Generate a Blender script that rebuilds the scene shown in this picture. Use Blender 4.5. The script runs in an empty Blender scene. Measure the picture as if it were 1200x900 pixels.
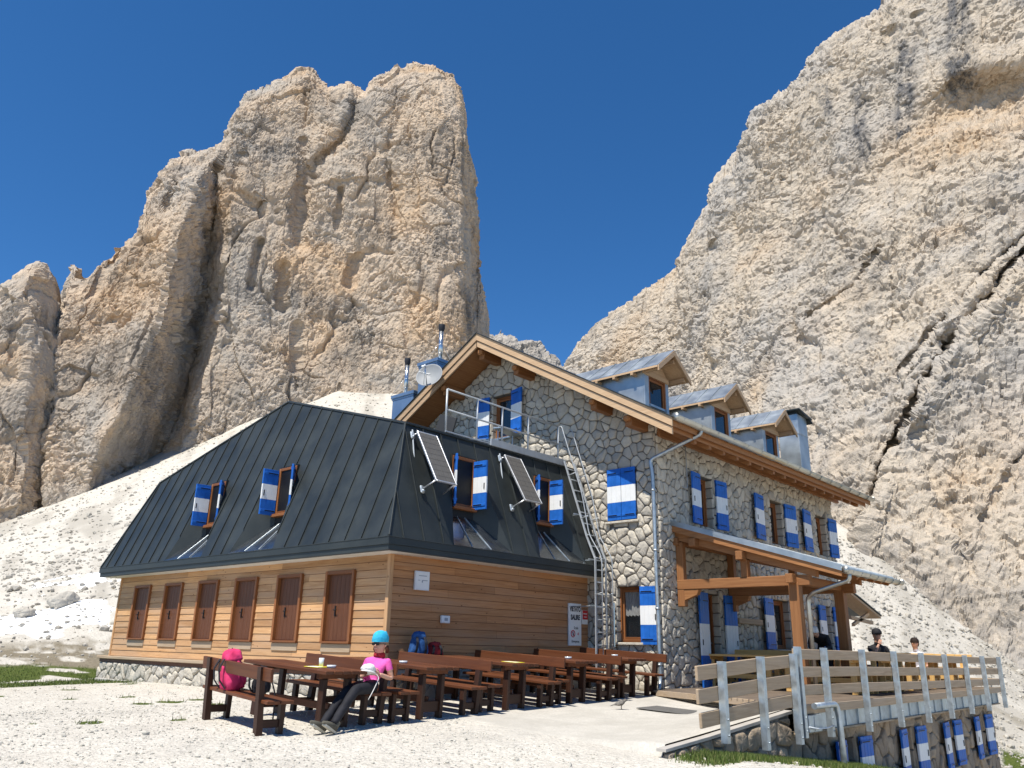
SUN_E = 4.6; SKY_S = .112; EXPO = .54; SKY_AIR = 1.0; SKY_OZ = 5.0; SKY_SAT = 1.22; QUAL = 1.12
import bpy, bmesh, math, random
import numpy as np
from mathutils import Vector, Matrix
from mathutils.geometry import tessellate_polygon
random.seed(7); rng = np.random.default_rng(11)
scene = bpy.context.scene
COL = scene.collection
R = math.radians
ORG = {}          # object name -> world origin used when its mesh is given in world coordinates

# ---------------------------------------------------------------- materials
def lin(r, g, b):
    f = lambda c: (c/12.92 if c <= .04045 else ((c+.055)/1.055)**2.4)
    return (f(r/255), f(g/255), f(b/255), 1)
class NT:
    def __init__(s, name):
        s.m = bpy.data.materials.new(name); s.m.use_nodes = True
        s.t = s.m.node_tree; s.n = s.t.nodes; s.l = s.t.links
        s.p = s.n['Principled BSDF']
    def add(s, typ, **kw):
        nd = s.n.new(typ)
        for k, v in kw.items():
            if k.startswith('i_'):
                nd.inputs[k[2:].replace('_', ' ')].default_value = v
            else: setattr(nd, k, v)
        return nd
    def link(s, a, b): s.l.new(a, b)
    def coord(s, sc=(1, 1, 1), kind='Object'):
        tc = s.add('ShaderNodeTexCoord'); mp = s.add('ShaderNodeMapping')
        mp.inputs['Scale'].default_value = sc
        s.link(tc.outputs[kind], mp.inputs['Vector']); return mp.outputs[0]
    def noise(s, vec, scale, detail=5, rough=.55, dist=0):
        nd = s.add('ShaderNodeTexNoise'); nd.inputs['Scale'].default_value = scale
        nd.inputs['Detail'].default_value = detail; nd.inputs['Roughness'].default_value = rough
        nd.inputs['Distortion'].default_value = dist
        s.link(vec, nd.inputs['Vector']); return nd.outputs['Fac']
    def voro(s, vec, scale, feat='F1', out='Distance', rnd=1):
        nd = s.add('ShaderNodeTexVoronoi'); nd.feature = feat
        nd.inputs['Scale'].default_value = scale; nd.inputs['Randomness'].default_value = rnd
        s.link(vec, nd.inputs['Vector']); return nd.outputs[out]
    def ramp(s, fac, stops, interp='LINEAR'):
        nd = s.add('ShaderNodeValToRGB'); cr = nd.color_ramp; cr.interpolation = interp
        while len(cr.elements) < len(stops): cr.elements.new(.5)
        for e, (p, c) in zip(cr.elements, stops):
            e.position = p; e.color = c if len(c) == 4 else (*c, 1)
        s.link(fac, nd.inputs[0]); return nd.outputs[0]
    def maprange(s, v, a, b, c=0, d=1):
        nd = s.add('ShaderNodeMapRange'); nd.inputs[1].default_value = a; nd.inputs[2].default_value = b
        nd.inputs[3].default_value = c; nd.inputs[4].default_value = d
        s.link(v, nd.inputs[0]); return nd.outputs[0]
    def math(s, op, a, b=None):
        nd = s.add('ShaderNodeMath'); nd.operation = op
        for i, v in enumerate((a, b)):
            if v is None: continue
            if isinstance(v, (int, float)): nd.inputs[i].default_value = v
            else: s.link(v, nd.inputs[i])
        return nd.outputs[0]
    def mix(s, fac, a, b, mode='MIX'):
        nd = s.add('ShaderNodeMix'); nd.data_type = 'RGBA'; nd.blend_type = mode
        for sock, v in ((0, fac), (6, a), (7, b)):
            if isinstance(v, (int, float)): nd.inputs[sock].default_value = v
            elif isinstance(v, tuple): nd.inputs[sock].default_value = v if len(v) == 4 else (*v, 1)
            else: s.link(v, nd.inputs[sock])
        return nd.outputs[2]
    def bump(s, h, strength=.4, dist=.02, prev=None):
        nd = s.add('ShaderNodeBump'); nd.inputs['Strength'].default_value = strength
        nd.inputs['Distance'].default_value = dist; s.link(h, nd.inputs['Height'])
        if prev is not None: s.link(prev, nd.inputs['Normal'])
        return nd.outputs[0]
    def attr(s, name):
        nd = s.add('ShaderNodeAttribute'); nd.attribute_name = name; return nd.outputs['Fac']
    def island(s):
        return s.add('ShaderNodeNewGeometry').outputs['Random Per Island']
    def out(s, col=None, rough=.8, metal=0, nrm=None, spec=.3):
        if col is not None:
            if isinstance(col, tuple): s.p.inputs['Base Color'].default_value = col if len(col) == 4 else (*col, 1)
            else: s.link(col, s.p.inputs['Base Color'])
        if isinstance(rough, (int, float)): s.p.inputs['Roughness'].default_value = rough
        else: s.link(rough, s.p.inputs['Roughness'])
        s.p.inputs['Metallic'].default_value = metal
        s.p.inputs['Specular IOR Level'].default_value = spec
        if nrm is not None: s.link(nrm, s.p.inputs['Normal'])
        return s.m
M = {}
def m_plain(name, col, rough=.6, metal=0, var=.12, scale=3, bump=.0, spec=.3):
    k = NT(name); v = k.coord(); n = k.noise(v, scale, 5, .6)
    c = k.mix(k.maprange(n, .3, .7), tuple(x*(1-var) for x in col[:3]), tuple(min(1, x*(1+var)) for x in col[:3]))
    nr = k.bump(k.noise(v, scale*12, 3), bump, .01) if bump else None
    M[name] = k.out(c, k.maprange(n, .3, .7, max(.05, rough-.08), min(1, rough+.08)), metal, nr, spec); return M[name]
def m_wood(name, axis, c1, c2, c3=None, rough=.65, grain=1.0, weather=None, knots=False, vary=True):
    """axis: grain direction 0 x 1 y 2 z"""
    k = NT(name); sc = [22*grain]*3; sc[axis] = 1.1*grain
    v = k.coord(tuple(sc)); g = k.noise(v, 1.6, 7, .62, .6)
    isl = k.island()
    c = k.ramp(g, [(.28, c1), (.72, c2)])
    tone = k.ramp(isl, [(0, (.66, .62, .58, 1)), (.45, (1, 1, 1, 1)), (.8, (1.12, 1.1, 1.04, 1)), (1, (.82, .84, .86, 1))])
    if vary: c = k.mix(1.0, c, tone, 'MULTIPLY')
    if c3:
        sc2 = [4]*3; sc2[axis] = .35
        big = k.noise(k.coord(tuple(sc2)), 1.2, 4)
        c = k.mix(k.maprange(big, .45, .75), c, c3)
    if knots:
        sk = [5]*3; sk[axis] = 2.2
        kn = k.voro(k.coord(tuple(sk)), 1.5)
        c = k.mix(k.maprange(kn, .10, .05), c, tuple(x*.35 for x in c1[:3]))
    nb = k.bump(g, .25, .006)
    M[name] = k.out(c, rough, 0, nb, .25); return M[name]
# --- metals and paints
m_plain('anthracite_metal', (.031, .037, .037), .50, .25, .30, 1.2, .12, .4)
m_plain('anthracite_gloss', (.20, .22, .235), .20, .92, .25, 2.5, 0, .5)
m_plain('galvanised', (.42, .46, .48), .42, .75, .22, 9)
m_plain('zinc_sheet', (.40, .43, .44), .40, .72, .22, 2.0)
m_plain('deck_wood', (.15, .115, .085), .8, 0, .25, 3)
m_plain('cell_line', (.05, .048, .045), .5)
m_plain('gutter_metal', (.46, .45, .40), .36, .8, .15, 3.0)
m_plain('steel_pipe', (.55, .57, .58), .22, .9, .1, 4)
m_plain('pipe_cap', (.03, .03, .035), .6, .2)
m_plain('chimney_blue', (.20, .28, .38), .38, .65, .12, 2)
m_plain('white_paint', (.74, .74, .72), .5, 0, .05, 5)
m_plain('blue_paint', (.014, .118, .45), .5, 0, .2, 5)
m_plain('black_iron', (.012, .012, .013), .5, .3)
m_plain('white_soffit', (.70, .70, .68), .6)
m_plain('concrete', (.42, .40, .37), .9, 0, .16, 2.5, .3)
m_plain('rail_metal', (.40, .42, .43), .45, .3, .1, 6)
m_plain('mat_grey', (.12, .115, .105), .9)
m_plain('mortar', (.15, .138, .122), .95, 0, .2, 8, .5)
m_plain('mortar_light', (.24, .225, .20), .95, 0, .2, 8, .5)
m_plain('plaster_base', (.40, .37, .33), .9, 0, .1, 4, .2)
m_plain('panel_frame', (.62, .63, .64), .35, .8)
m_plain('plastic_white', (.66, .68, .70), .45)
m_plain('dish_grey', (.25, .26, .265), .5, 0, .06, 3)
m_plain('red_print', (.55, .03, .03), .5)
m_plain('black_print', (.015, .015, .018), .6)
m_plain('grey_print', (.30, .33, .36), .6)
m_plain('yellow_card', (.75, .66, .03), .5)
m_plain('glass_ware', (.62, .66, .68), .12, 0, .05, 4, 0, .6)
m_plain('curtain_white', (.55, .55, .53), .9, 0, .12, 14)
def m_glass():
    k = NT('window_glass'); v = k.coord((1, 1, 1)); n = k.noise(v, 1.4, 2)
    M['window_glass'] = k.out((.012, .014, .016), .05, 0, k.bump(n, .06, .02), .8)
    k = NT('clear_glass'); k.p.inputs['Alpha'].default_value = .22
    M['clear_glass'] = k.out((.02, .025, .03), .04, 0, None, .8)
m_glass()
def m_panel():
    k = NT('solar_cell'); v = k.coord((1, 1, 1)); n = k.noise(v, 6, 4)
    c = k.mix(n, (.085, .078, .068), (.125, .115, .10))
    tc = k.coord((8, 8, 8)); w = k.add('ShaderNodeTexBrick'); k.link(tc, w.inputs['Vector'])
    M['solar_cell'] = k.out(c, .5, .0, None, .6)
m_panel()
# --- woods
for ax, nm in ((0, 'x'), (1, 'y'), (2, 'z')):
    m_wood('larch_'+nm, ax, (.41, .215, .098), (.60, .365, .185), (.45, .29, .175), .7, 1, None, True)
    m_wood('timber_'+nm, ax, (.235, .098, .036), (.37, .175, .07), None, .6, .7)
    m_wood('fascia_'+nm, ax, (.44, .285, .165), (.58, .41, .255), None, .65, .7)
    m_wood('brown_'+nm, ax, (.085, .030, .012), (.135, .050, .021), None, .5, .8, None, False, False)
    m_wood('frame_'+nm, ax, (.20, .075, .025), (.29, .115, .042), None, .5, .8)
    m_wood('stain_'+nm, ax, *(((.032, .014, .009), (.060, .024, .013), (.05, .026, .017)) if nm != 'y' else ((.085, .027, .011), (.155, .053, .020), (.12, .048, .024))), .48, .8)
    m_wood('grey_'+nm, ax, (.35, .255, .165), (.52, .40, .275), (.38, .30, .22), .85, .8)
    m_wood('pine_'+nm, ax, (.66, .38, .12), (.80, .53, .21), None, .6, .8)
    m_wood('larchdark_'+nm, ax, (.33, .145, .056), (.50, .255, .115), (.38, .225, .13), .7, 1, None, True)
def m_stone(name, ca, cb, cc, bump=.55):
    k = NT(name); v = k.coord(); isl = k.island()
    base = k.ramp(isl, [(0, ca), (.35, cb), (.7, cc), (1, ca)])
    n = k.noise(v, 7, 6, .65); n2 = k.noise(v, 34, 5, .7)
    c = k.mix(k.maprange(n, .35, .75, 0, .55), base, tuple(x*.62 for x in ca[:3]))
    c = k.mix(k.maprange(n2, .55, .8, 0, .35), c, (.52, .47, .38))
    b = k.bump(n2, bump, .02); b = k.bump(k.noise(v, 10, 4), bump, .05, b)
    M[name] = k.out(c, .92, 0, b, .15)
m_stone('wall_stone', (.52, .465, .38), (.64, .58, .475), (.40, .37, .32))
m_stone('base_stone', (.50, .46, .39), (.58, .52, .42), (.44, .41, .36))
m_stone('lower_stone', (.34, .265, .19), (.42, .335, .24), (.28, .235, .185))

# ---------------------------------------------------------------- mesh builder
class MB:
    def __init__(s): s.v = []; s.f = []; s.mi = []; s.sm = []
    def add(s, vs, fs, mi=0, smooth=False):
        b = len(s.v); s.v += [tuple(p) for p in vs]
        for f in fs: s.f.append(tuple(i+b for i in f)); s.mi.append(mi); s.sm.append(smooth)
        return s
    def box(s, x0, x1, y0, y1, z0, z1, mi=0):
        vs = [(x, y, z) for z in (z0, z1) for y in (y0, y1) for x in (x0, x1)]
        return s.add(vs, [(0, 2, 3, 1), (4, 5, 7, 6), (0, 1, 5, 4), (2, 6, 7, 3), (0, 4, 6, 2), (1, 3, 7, 5)], mi)
    def bbox(s, x0, x1, y0, y1, z0, z1, b=.008, mi=0):
        """box with bevelled edges"""
        x0, x1 = min(x0, x1), max(x0, x1); y0, y1 = min(y0, y1), max(y0, y1); z0, z1 = min(z0, z1), max(z0, z1)
        b = min(b, (x1-x0)*.45, (y1-y0)*.45, (z1-z0)*.45)
        c = Vector(((x0+x1)/2, (y0+y1)/2, (z0+z1)/2))
        return s.obox(c, (1, 0, 0), (0, 1, 0), (x1-x0), (y1-y0), (z1-z0), b, mi)
    def obox(s, c, ax, ay, sx, sy, sz, b=.006, mi=0):
        """oriented bevelled box, centre c, axes ax, ay, sizes"""
        ax = Vector(ax).normalized(); az = ax.cross(Vector(ay)).normalized(); ay = az.cross(ax); c = Vector(c)
        b = min(b, sx*.45, sy*.45, sz*.45); vs = []; idx = {}
        for i in (-1, 1):
            for j in (-1, 1):
                for k in (-1, 1):
                    for w in range(3):
                        h = [sx/2-b, sy/2-b, sz/2-b]; h[w] += b
                        idx[i, j, k, w] = len(vs)
                        vs.append(c+ax*(i*h[0])+ay*(j*h[1])+az*(k*h[2]))
        fs = []
        for w in range(3):
            o = [q for q in range(3) if q != w]
            for sg in (-1, 1):
                loop = []
                for (p, q) in ((-1, -1), (1, -1), (1, 1), (-1, 1)):
                    t = [0, 0, 0]; t[w] = sg; t[o[0]] = p; t[o[1]] = q; loop.append(idx[t[0], t[1], t[2], w])
                flip = (sg > 0) == (w == 1)
                fs.append(tuple(reversed(loop)) if flip else tuple(loop))
        for w in range(3):                      # edge bevels along axis w
            a, d = [q for q in range(3) if q != w]
            for p in (-1, 1):
                for q in (-1, 1):
                    def I(e, ww):
                        t = [0, 0, 0]; t[w] = e; t[a] = p; t[d] = q; return idx[t[0], t[1], t[2], ww]
                    l = [I(-1, a), I(1, a), I(1, d), I(-1, d)]
                    flip = (p*q > 0) == (w == 1)
                    fs.append(tuple(l) if flip else tuple(reversed(l)))
        for i in (-1, 1):
            for j in (-1, 1):
                for k in (-1, 1):
                    l = [idx[i, j, k, w] for w in range(3)]
                    fs.append(tuple(l) if i*j*k > 0 else tuple(reversed(l)))
        return s.add(vs, fs, mi)
    def bar(s, p, q, w, h, up=(0, 0, 1), b=.005, mi=0):
        p = Vector(p); q = Vector(q); d = q-p; L = d.length; d.normalize()
        u = Vector(up); side = d.cross(u)
        if side.length < 1e-4: side = d.cross(Vector((1, 0, 0)))
        side.normalize()
        return s.obox((p+q)/2, d, side, L, w, h, b, mi)
    def tube(s, pts, r, n=8, mi=0, cap=True):
        pts = [Vector(p) for p in pts]; rings = []; vs = []; fs = []
        rr = r if isinstance(r, (list, tuple)) else [r]*len(pts)
        prev = None
        for i, p in enumerate(pts):
            d = (pts[min(i+1, len(pts)-1)]-pts[max(i-1, 0)]).normalized()
            if prev is None:
                a = d.cross(Vector((0, 0, 1)))
                if a.length < .05: a = d.cross(Vector((1, 0, 0)))
            else: a = prev - d*prev.dot(d)
            a.normalize(); prev = a; b = d.cross(a)
            for k in range(n):
                t = 2*math.pi*k/n; vs.append(p+(a*math.cos(t)+b*math.sin(t))*rr[i])
        for i in range(len(pts)-1):
            for k in range(n):
                k2 = (k+1) % n; fs.append((i*n+k, i*n+k2, (i+1)*n+k2, (i+1)*n+k))
        s.add(vs, fs, mi, True)
        if cap:
            b0 = len(s.v)-len(vs)
            s.f.append(tuple(b0+k for k in reversed(range(n)))); s.mi.append(mi); s.sm.append(False)
            e = b0+(len(pts)-1)*n; s.f.append(tuple(e+k for k in range(n))); s.mi.append(mi); s.sm.append(False)
        return s
    def prism(s, poly, ext, mi=0):
        """planar 3D polygon extruded by vector ext (closed)"""
        n = len(poly); P = [Vector(p) for p in poly]; Q = [p+Vector(ext) for p in P]
        tri = tessellate_polygon([P])
        nrm = Vector((0, 0, 0))
        for i in range(n): nrm += P[i].cross(P[(i+1) % n])
        flip = nrm.dot(Vector(ext)) > 0
        fs = []
        for t in tri:
            a, b, c = t
            tn = (P[b]-P[a]).cross(P[c]-P[a])
            if (tn.dot(Vector(ext)) > 0): a, b, c = a, c, b
            fs.append((a, b, c)); fs.append((a+n, c+n, b+n))
        for i in range(n):
            j = (i+1) % n
            fs.append((i, i+n, j+n, j) if not flip else (i, j, j+n, i+n))
        return s.add(P+Q, fs, mi)
    def quad(s, a, b, c, d, mi=0): return s.add([a, b, c, d], [(0, 1, 2, 3)], mi)
    def lathe(s, prof, c=(0, 0, 0), n=16, mi=0, axis=(0, 0, 1), smooth=True):
        ax = Vector(axis).normalized(); a = ax.orthogonal().normalized(); b = ax.cross(a); c = Vector(c)
        vs = []; fs = []
        for r, z in prof:
            for k in range(n):
                t = 2*math.pi*k/n; vs.append(c+ax*z+(a*math.cos(t)+b*math.sin(t))*r)
        for i in range(len(prof)-1):
            for k in range(n):
                k2 = (k+1) % n; fs.append((i*n+k, i*n+k2, (i+1)*n+k2, (i+1)*n+k))
        return s.add(vs, fs, mi, smooth)
    def build(s, name, mats, parent=None, local=False):
        me = bpy.data.meshes.new(name); o = bpy.data.objects.new(name, me); COL.objects.link(o)
        off = Vector((0, 0, 0))
        if parent is not None:
            o.parent = parent
            off = ORG.get(parent.name, Vector((0, 0, 0)))
            if local: off = Vector((0, 0, 0))
            ORG[o.name] = off
        me.from_pydata([tuple(Vector(p)-off) for p in s.v], [], s.f)
        for m in (mats if isinstance(mats, (list, tuple)) else [mats]): me.materials.append(M[m] if isinstance(m, str) else m)
        me.polygons.foreach_set('material_index', s.mi); me.polygons.foreach_set('use_smooth', s.sm)
        me.update(); return o
def tag(o, label=None, cat=None, group=None, kind=None):
    if label: o['label'] = label
    if cat: o['category'] = cat
    if group: o['group'] = group
    if kind: o['kind'] = kind
    return o
def thing(name, label, cat, loc=(0, 0, 0), rz=0, group=None):
    o = bpy.data.objects.new(name, None); COL.objects.link(o); o.location = loc; o.rotation_euler = (0, 0, rz)
    o.empty_display_size = .3; ORG[o.name] = Vector(loc)
    return tag(o, label, cat, group)
KIDS = {}
def copy_tree(o, parent=None):
    c = o.copy(); COL.objects.link(c)
    if parent is not None: c.parent = parent
    for ch in list(o.children): copy_tree(ch, c)
    return c

# ---------------------------------------------------------------- noise (numpy)
def _h(ix, iy, iz, s):
    h = (ix.astype(np.int64)*374761393 + iy.astype(np.int64)*668265263 + iz.astype(np.int64)*2147483647 + s*1274126177) & 0xffffffff
    h = ((h ^ (h >> 13))*1274126177) & 0xffffffff
    h = ((h ^ (h >> 16))*2246822519) & 0xffffffff
    return (h ^ (h >> 15)) & 0xffffffff
def perlin(P, s=0):
    I = np.floor(P).astype(np.int64); F = P-I; U = F*F*F*(F*(F*6-15)+10)
    res = 0
    for dx in (0, 1):
        for dy in (0, 1):
            for dz in (0, 1):
                h = _h(I[:, 0]+dx, I[:, 1]+dy, I[:, 2]+dz, s)
                gx = (h & 1023)/511.5-1; gy = ((h >> 10) & 1023)/511.5-1; gz = ((h >> 20) & 1023)/511.5-1
                d = gx*(F[:, 0]-dx)+gy*(F[:, 1]-dy)+gz*(F[:, 2]-dz)
                w = (U[:, 0] if dx else 1-U[:, 0])*(U[:, 1] if dy else 1-U[:, 1])*(U[:, 2] if dz else 1-U[:, 2])
                res = res+w*d
    return res
def fbm(P, s=0, o=4, g=.5):
    r = 0; a = 1
    for i in range(o): r = r+a*perlin(P*(2.03**i)+17.3*i, s+i); a *= g
    return r
def worley(P, s=0):
    I = np.floor(P).astype(np.int64); F = P-I
    f1 = np.full(len(P), 9.); f2 = np.full(len(P), 9.)
    for dx in (-1, 0, 1):
        for dy in (-1, 0, 1):
            for dz in (-1, 0, 1):
                h = _h(I[:, 0]+dx, I[:, 1]+dy, I[:, 2]+dz, s)
                d = np.sqrt((dx+(h & 1023)/1023-F[:, 0])**2+(dy+((h >> 10) & 1023)/1023-F[:, 1])**2+(dz+((h >> 20) & 1023)/1023-F[:, 2])**2)
                f2 = np.minimum(f2, np.maximum(f1, d)); f1 = np.minimum(f1, d)
    return f1, f2
def blocks(P, s=0):
    """broken rock: every cell is a tilted facet at its own height"""
    I = np.floor(P).astype(np.int64); F = P-I
    f1 = np.full(len(P), 9.); val = np.zeros(len(P))
    for dx in (-1, 0, 1):
        for dy in (-1, 0, 1):
            for dz in (-1, 0, 1):
                h = _h(I[:, 0]+dx, I[:, 1]+dy, I[:, 2]+dz, s)
                g = _h(I[:, 0]+dx, I[:, 1]+dy, I[:, 2]+dz, s+77)
                vx = F[:, 0]-dx-(h & 1023)/1023; vy = F[:, 1]-dy-((h >> 10) & 1023)/1023; vz = F[:, 2]-dz-((h >> 20) & 1023)/1023
                d = np.abs(vx)**1.5+np.abs(vy)**1.5+np.abs(vz)**1.5
                m = d < f1; f1 = np.where(m, d, f1)
                k = ((g & 255)/127.5-1)*.60+.62*(vx*(((g >> 8) & 255)/127.5-1)+vy*(((g >> 16) & 255)/127.5-1)+vz*(((g >> 24) & 255)/127.5-1))
                val = np.where(m, k, val)
    return val
def sstep(a, b, x):
    t = np.clip((x-a)/(b-a), 0, 1); return t*t*(3-2*t)
def grid_obj(name, V, nu, nv, mat, closed=False, smooth=True, attrs=None):
    idx = np.arange(nu*nv).reshape(nv, nu)
    a = idx[:-1, :-1].ravel(); b = idx[:-1, 1:].ravel(); c = idx[1:, 1:].ravel(); d = idx[1:, :-1].ravel()
    F = np.stack([a, b, c, d], 1)
    if closed:
        F = np.concatenate([F, np.stack([idx[:-1, -1], idx[:-1, 0], idx[1:, 0], idx[1:, -1]], 1)])
    me = bpy.data.meshes.new(name)
    me.vertices.add(len(V)); me.vertices.foreach_set('co', V.astype(np.float32).ravel())
    me.loops.add(F.size); me.loops.foreach_set('vertex_index', F.astype(np.int32).ravel())
    me.polygons.add(len(F)); me.polygons.foreach_set('loop_start', np.arange(0, F.size, 4, dtype=np.int32))
    me.update(calc_edges=True); me.polygons.foreach_set('use_smooth', np.full(len(F), smooth))
    for k, v in (attrs or {}).items():
        at = me.attributes.new(k, 'FLOAT', 'POINT'); at.data.foreach_set('value', v.astype(np.float32))
    me.materials.append(mat); me.validate()
    o = bpy.data.objects.new(name, me); COL.objects.link(o); return o
# ================================================================ SETTING: rock walls, ground, scree
TOWER_T = [(30,430,41.54,150.92,44.69),(38,352,40.48,151.58,57.13),(50,334,41.38,151.02,60.3),(62,328,42.6,150.26,61.54),(78,330,44.5,149.07,61.54),(90,328,45.84,148.23,62.13),(105,308,47.12,147.44,65.83),(120,300,48.71,146.44,67.53),(140,275,50.53,145.3,72.35),(152,252,51.45,144.72,76.74),(160,242,52.21,144.25,78.75),(166,215,52.32,144.18,83.84),(178,193,53.32,143.56,88.29),(200,183,55.91,141.94,90.87),(218,180,58.19,140.52,92.03),(240,170,60.88,138.84,94.7),(252,160,62.27,137.96,97.07),(258,140,62.66,137.72,101.26),(266,120,63.32,137.31,105.6),(280,104,64.92,136.31,109.44),(300,97,67.59,134.64,111.71),(325,88,70.99,132.52,114.67),(345,80,73.76,130.79,117.26),(362,77,76.22,129.25,118.67),(375,92,78.42,127.87,115.98),(385,100,80.06,126.85,114.69),(398,97,81.97,125.66,115.91),(412,93,84.04,124.36,117.42),(425,98,86.12,123.06,116.9),(432,106,87.32,122.31,115.45),(442,92,88.68,121.46,119.01),(455,85,90.64,120.24,121.19),(470,78,92.95,118.8,123.5),(492,68,96.41,116.64,126.89),(512,75,99.78,114.53,126.27),(528,88,102.57,112.79,124.04),(538,105,104.38,111.65,120.58),(544,130,105.58,110.9,115.14),(548,155,106.43,110.37,109.69),(556,185,107.95,109.42,103.39),(562,205,109.07,108.72,99.27),(567,235,110.06,108.1,93.04),(570,270,110.74,107.68,85.81),(568,300,110.58,107.78,79.6),(563,330,109.95,108.17,73.45),(564,345,110.19,108.02,70.53),(570,370,111.26,107.35,65.84),(575,392,112.14,106.8,61.75),(582,440,113.43,106.0,52.92)]
TOWER_B = [(5,660,44.22,149.25,11.36),(100,612,53.3,143.57,18.62),(200,572,63.85,136.98,25.33),(300,532,75.29,129.83,32.6),(400,502,87.84,121.99,38.83),(500,492,101.59,113.39,42.1),(600,480,116.34,104.18,45.97)]
SPIRE_T = [(-130,520,24.99,147.11,27.09),(-95,440,26.24,146.33,38.04),(-70,380,27.12,145.78,46.7),(-40,345,29.17,144.5,52.22),(-15,330,31.29,143.17,54.87),(0,316,32.47,142.44,57.23),(12,310,33.55,141.76,58.37),(20,304,34.23,141.34,59.44),(30,306,35.32,140.66,59.34),(36,322,36.33,140.03,57.02),(38,345,37.08,139.56,53.6),(42,380,38.3,138.79,48.5),(44,440,39.86,137.82,39.89)]
SPIRE_B = [(-160,690,26.37,146.25,6.11),(-60,680,35.05,140.83,7.71),(20,660,42.11,136.41,10.53),(60,640,45.59,134.24,13.27)]
RIDGE_T = [(545,470,161.87,163.95,70.07),(560,420,164.14,161.43,83.8),(572,392,166.09,159.27,91.73),(585,388,168.36,156.74,92.94),(600,394,171.04,153.78,91.33),(612,397,173.16,151.42,90.55),(622,398,174.93,149.46,90.33),(632,401,176.69,147.49,89.54),(640,412,178.11,145.91,86.5),(648,419,179.52,144.35,84.6),(660,430,181.62,142.02,81.62),(690,470,186.77,136.3,70.89)]
RIDGE_B = [(530,520,159.68,166.39,56.82),(620,510,174.83,149.56,59.91),(720,520,191.75,130.77,57.85)]
CLIFF_T = [(640,470,95.95,78.54,38.03),(652,438,94.64,75.39,41.68),(660,427,93.74,73.3,42.55),(680,408,94.58,70.56,44.89),(700,390,95.36,67.79,47.03),(720,375,96.06,65.02,48.7),(745,355,97.06,61.68,50.99),(770,337,97.95,58.32,52.93),(790,322,98.41,55.53,54.41),(792,305,98.59,55.22,56.83),(800,290,98.26,53.76,58.39),(812,268,98.16,51.81,60.88),(822,248,97.92,50.11,63.07),(830,222,98.02,48.81,66.43),(845,205,98.45,46.78,68.34),(862,180,98.52,44.25,71.01),(875,150,98.36,42.13,74.45),(882,128,98.32,40.94,77.18),(905,112,98.94,38.03,78.53),(922,108,99.19,35.94,78.22),(940,80,99.52,33.47,81.35),(948,62,99.88,32.37,83.72),(965,45,100.06,30.15,85.18),(985,32,100.25,27.69,85.86),(1005,18,100.86,25.36,87.03),(1035,8,100.65,21.87,86.26),(1042,-12,100.87,20.83,88.77),(1080,-45,100.69,16.29,90.61),(1130,-85,100.43,10.68,92.43),(1200,-120,99.93,3.76,91.95),(1290,-160,98.91,-4.14,90.4),(1400,-190,97.25,-12.09,86.13),(1520,-200,95.15,-18.87,79.44)]
CLIFF_B = [(650,500,92.93,74.33,32.38),(720,510,90.89,61.95,28.65),(800,540,83.58,47.23,21.65),(900,600,71.3,31.63,12.43),(960,640,65.41,24.94,8.27),(1010,690,60.67,20.38,4.48),(1060,730,58.53,17.17,2.05),(1120,775,58.26,14.35,-0.28),(1200,830,57.97,10.98,-2.81),(1300,870,57.57,7.09,-4.3),(1420,900,57.92,2.96,-5.19)]

def pdist(cx, cy, pts):
    """distance to a polyline in the survey chart, and side sign (positive = right/below of the line)"""
    best = np.full(len(cx), 1e9); side = np.zeros(len(cx)); along = np.zeros(len(cx))
    for i in range(len(pts)-1):
        (x0, y0), (x1, y1) = pts[i], pts[i+1]; dx, dy = x1-x0, y1-y0; L = math.hypot(dx, dy)
        t = np.clip(((cx-x0)*dx+(cy-y0)*dy)/L**2, 0, 1)
        d = np.hypot(cx-x0-t*dx, cy-y0-t*dy); m = d < best
        best = np.where(m, d, best); side = np.where(m, np.sign(dx*(cy-y0)-dy*(cx-x0)), side)
        along = np.where(m, (i+t)/(len(pts)-1), along)
    return best, side, along

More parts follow.
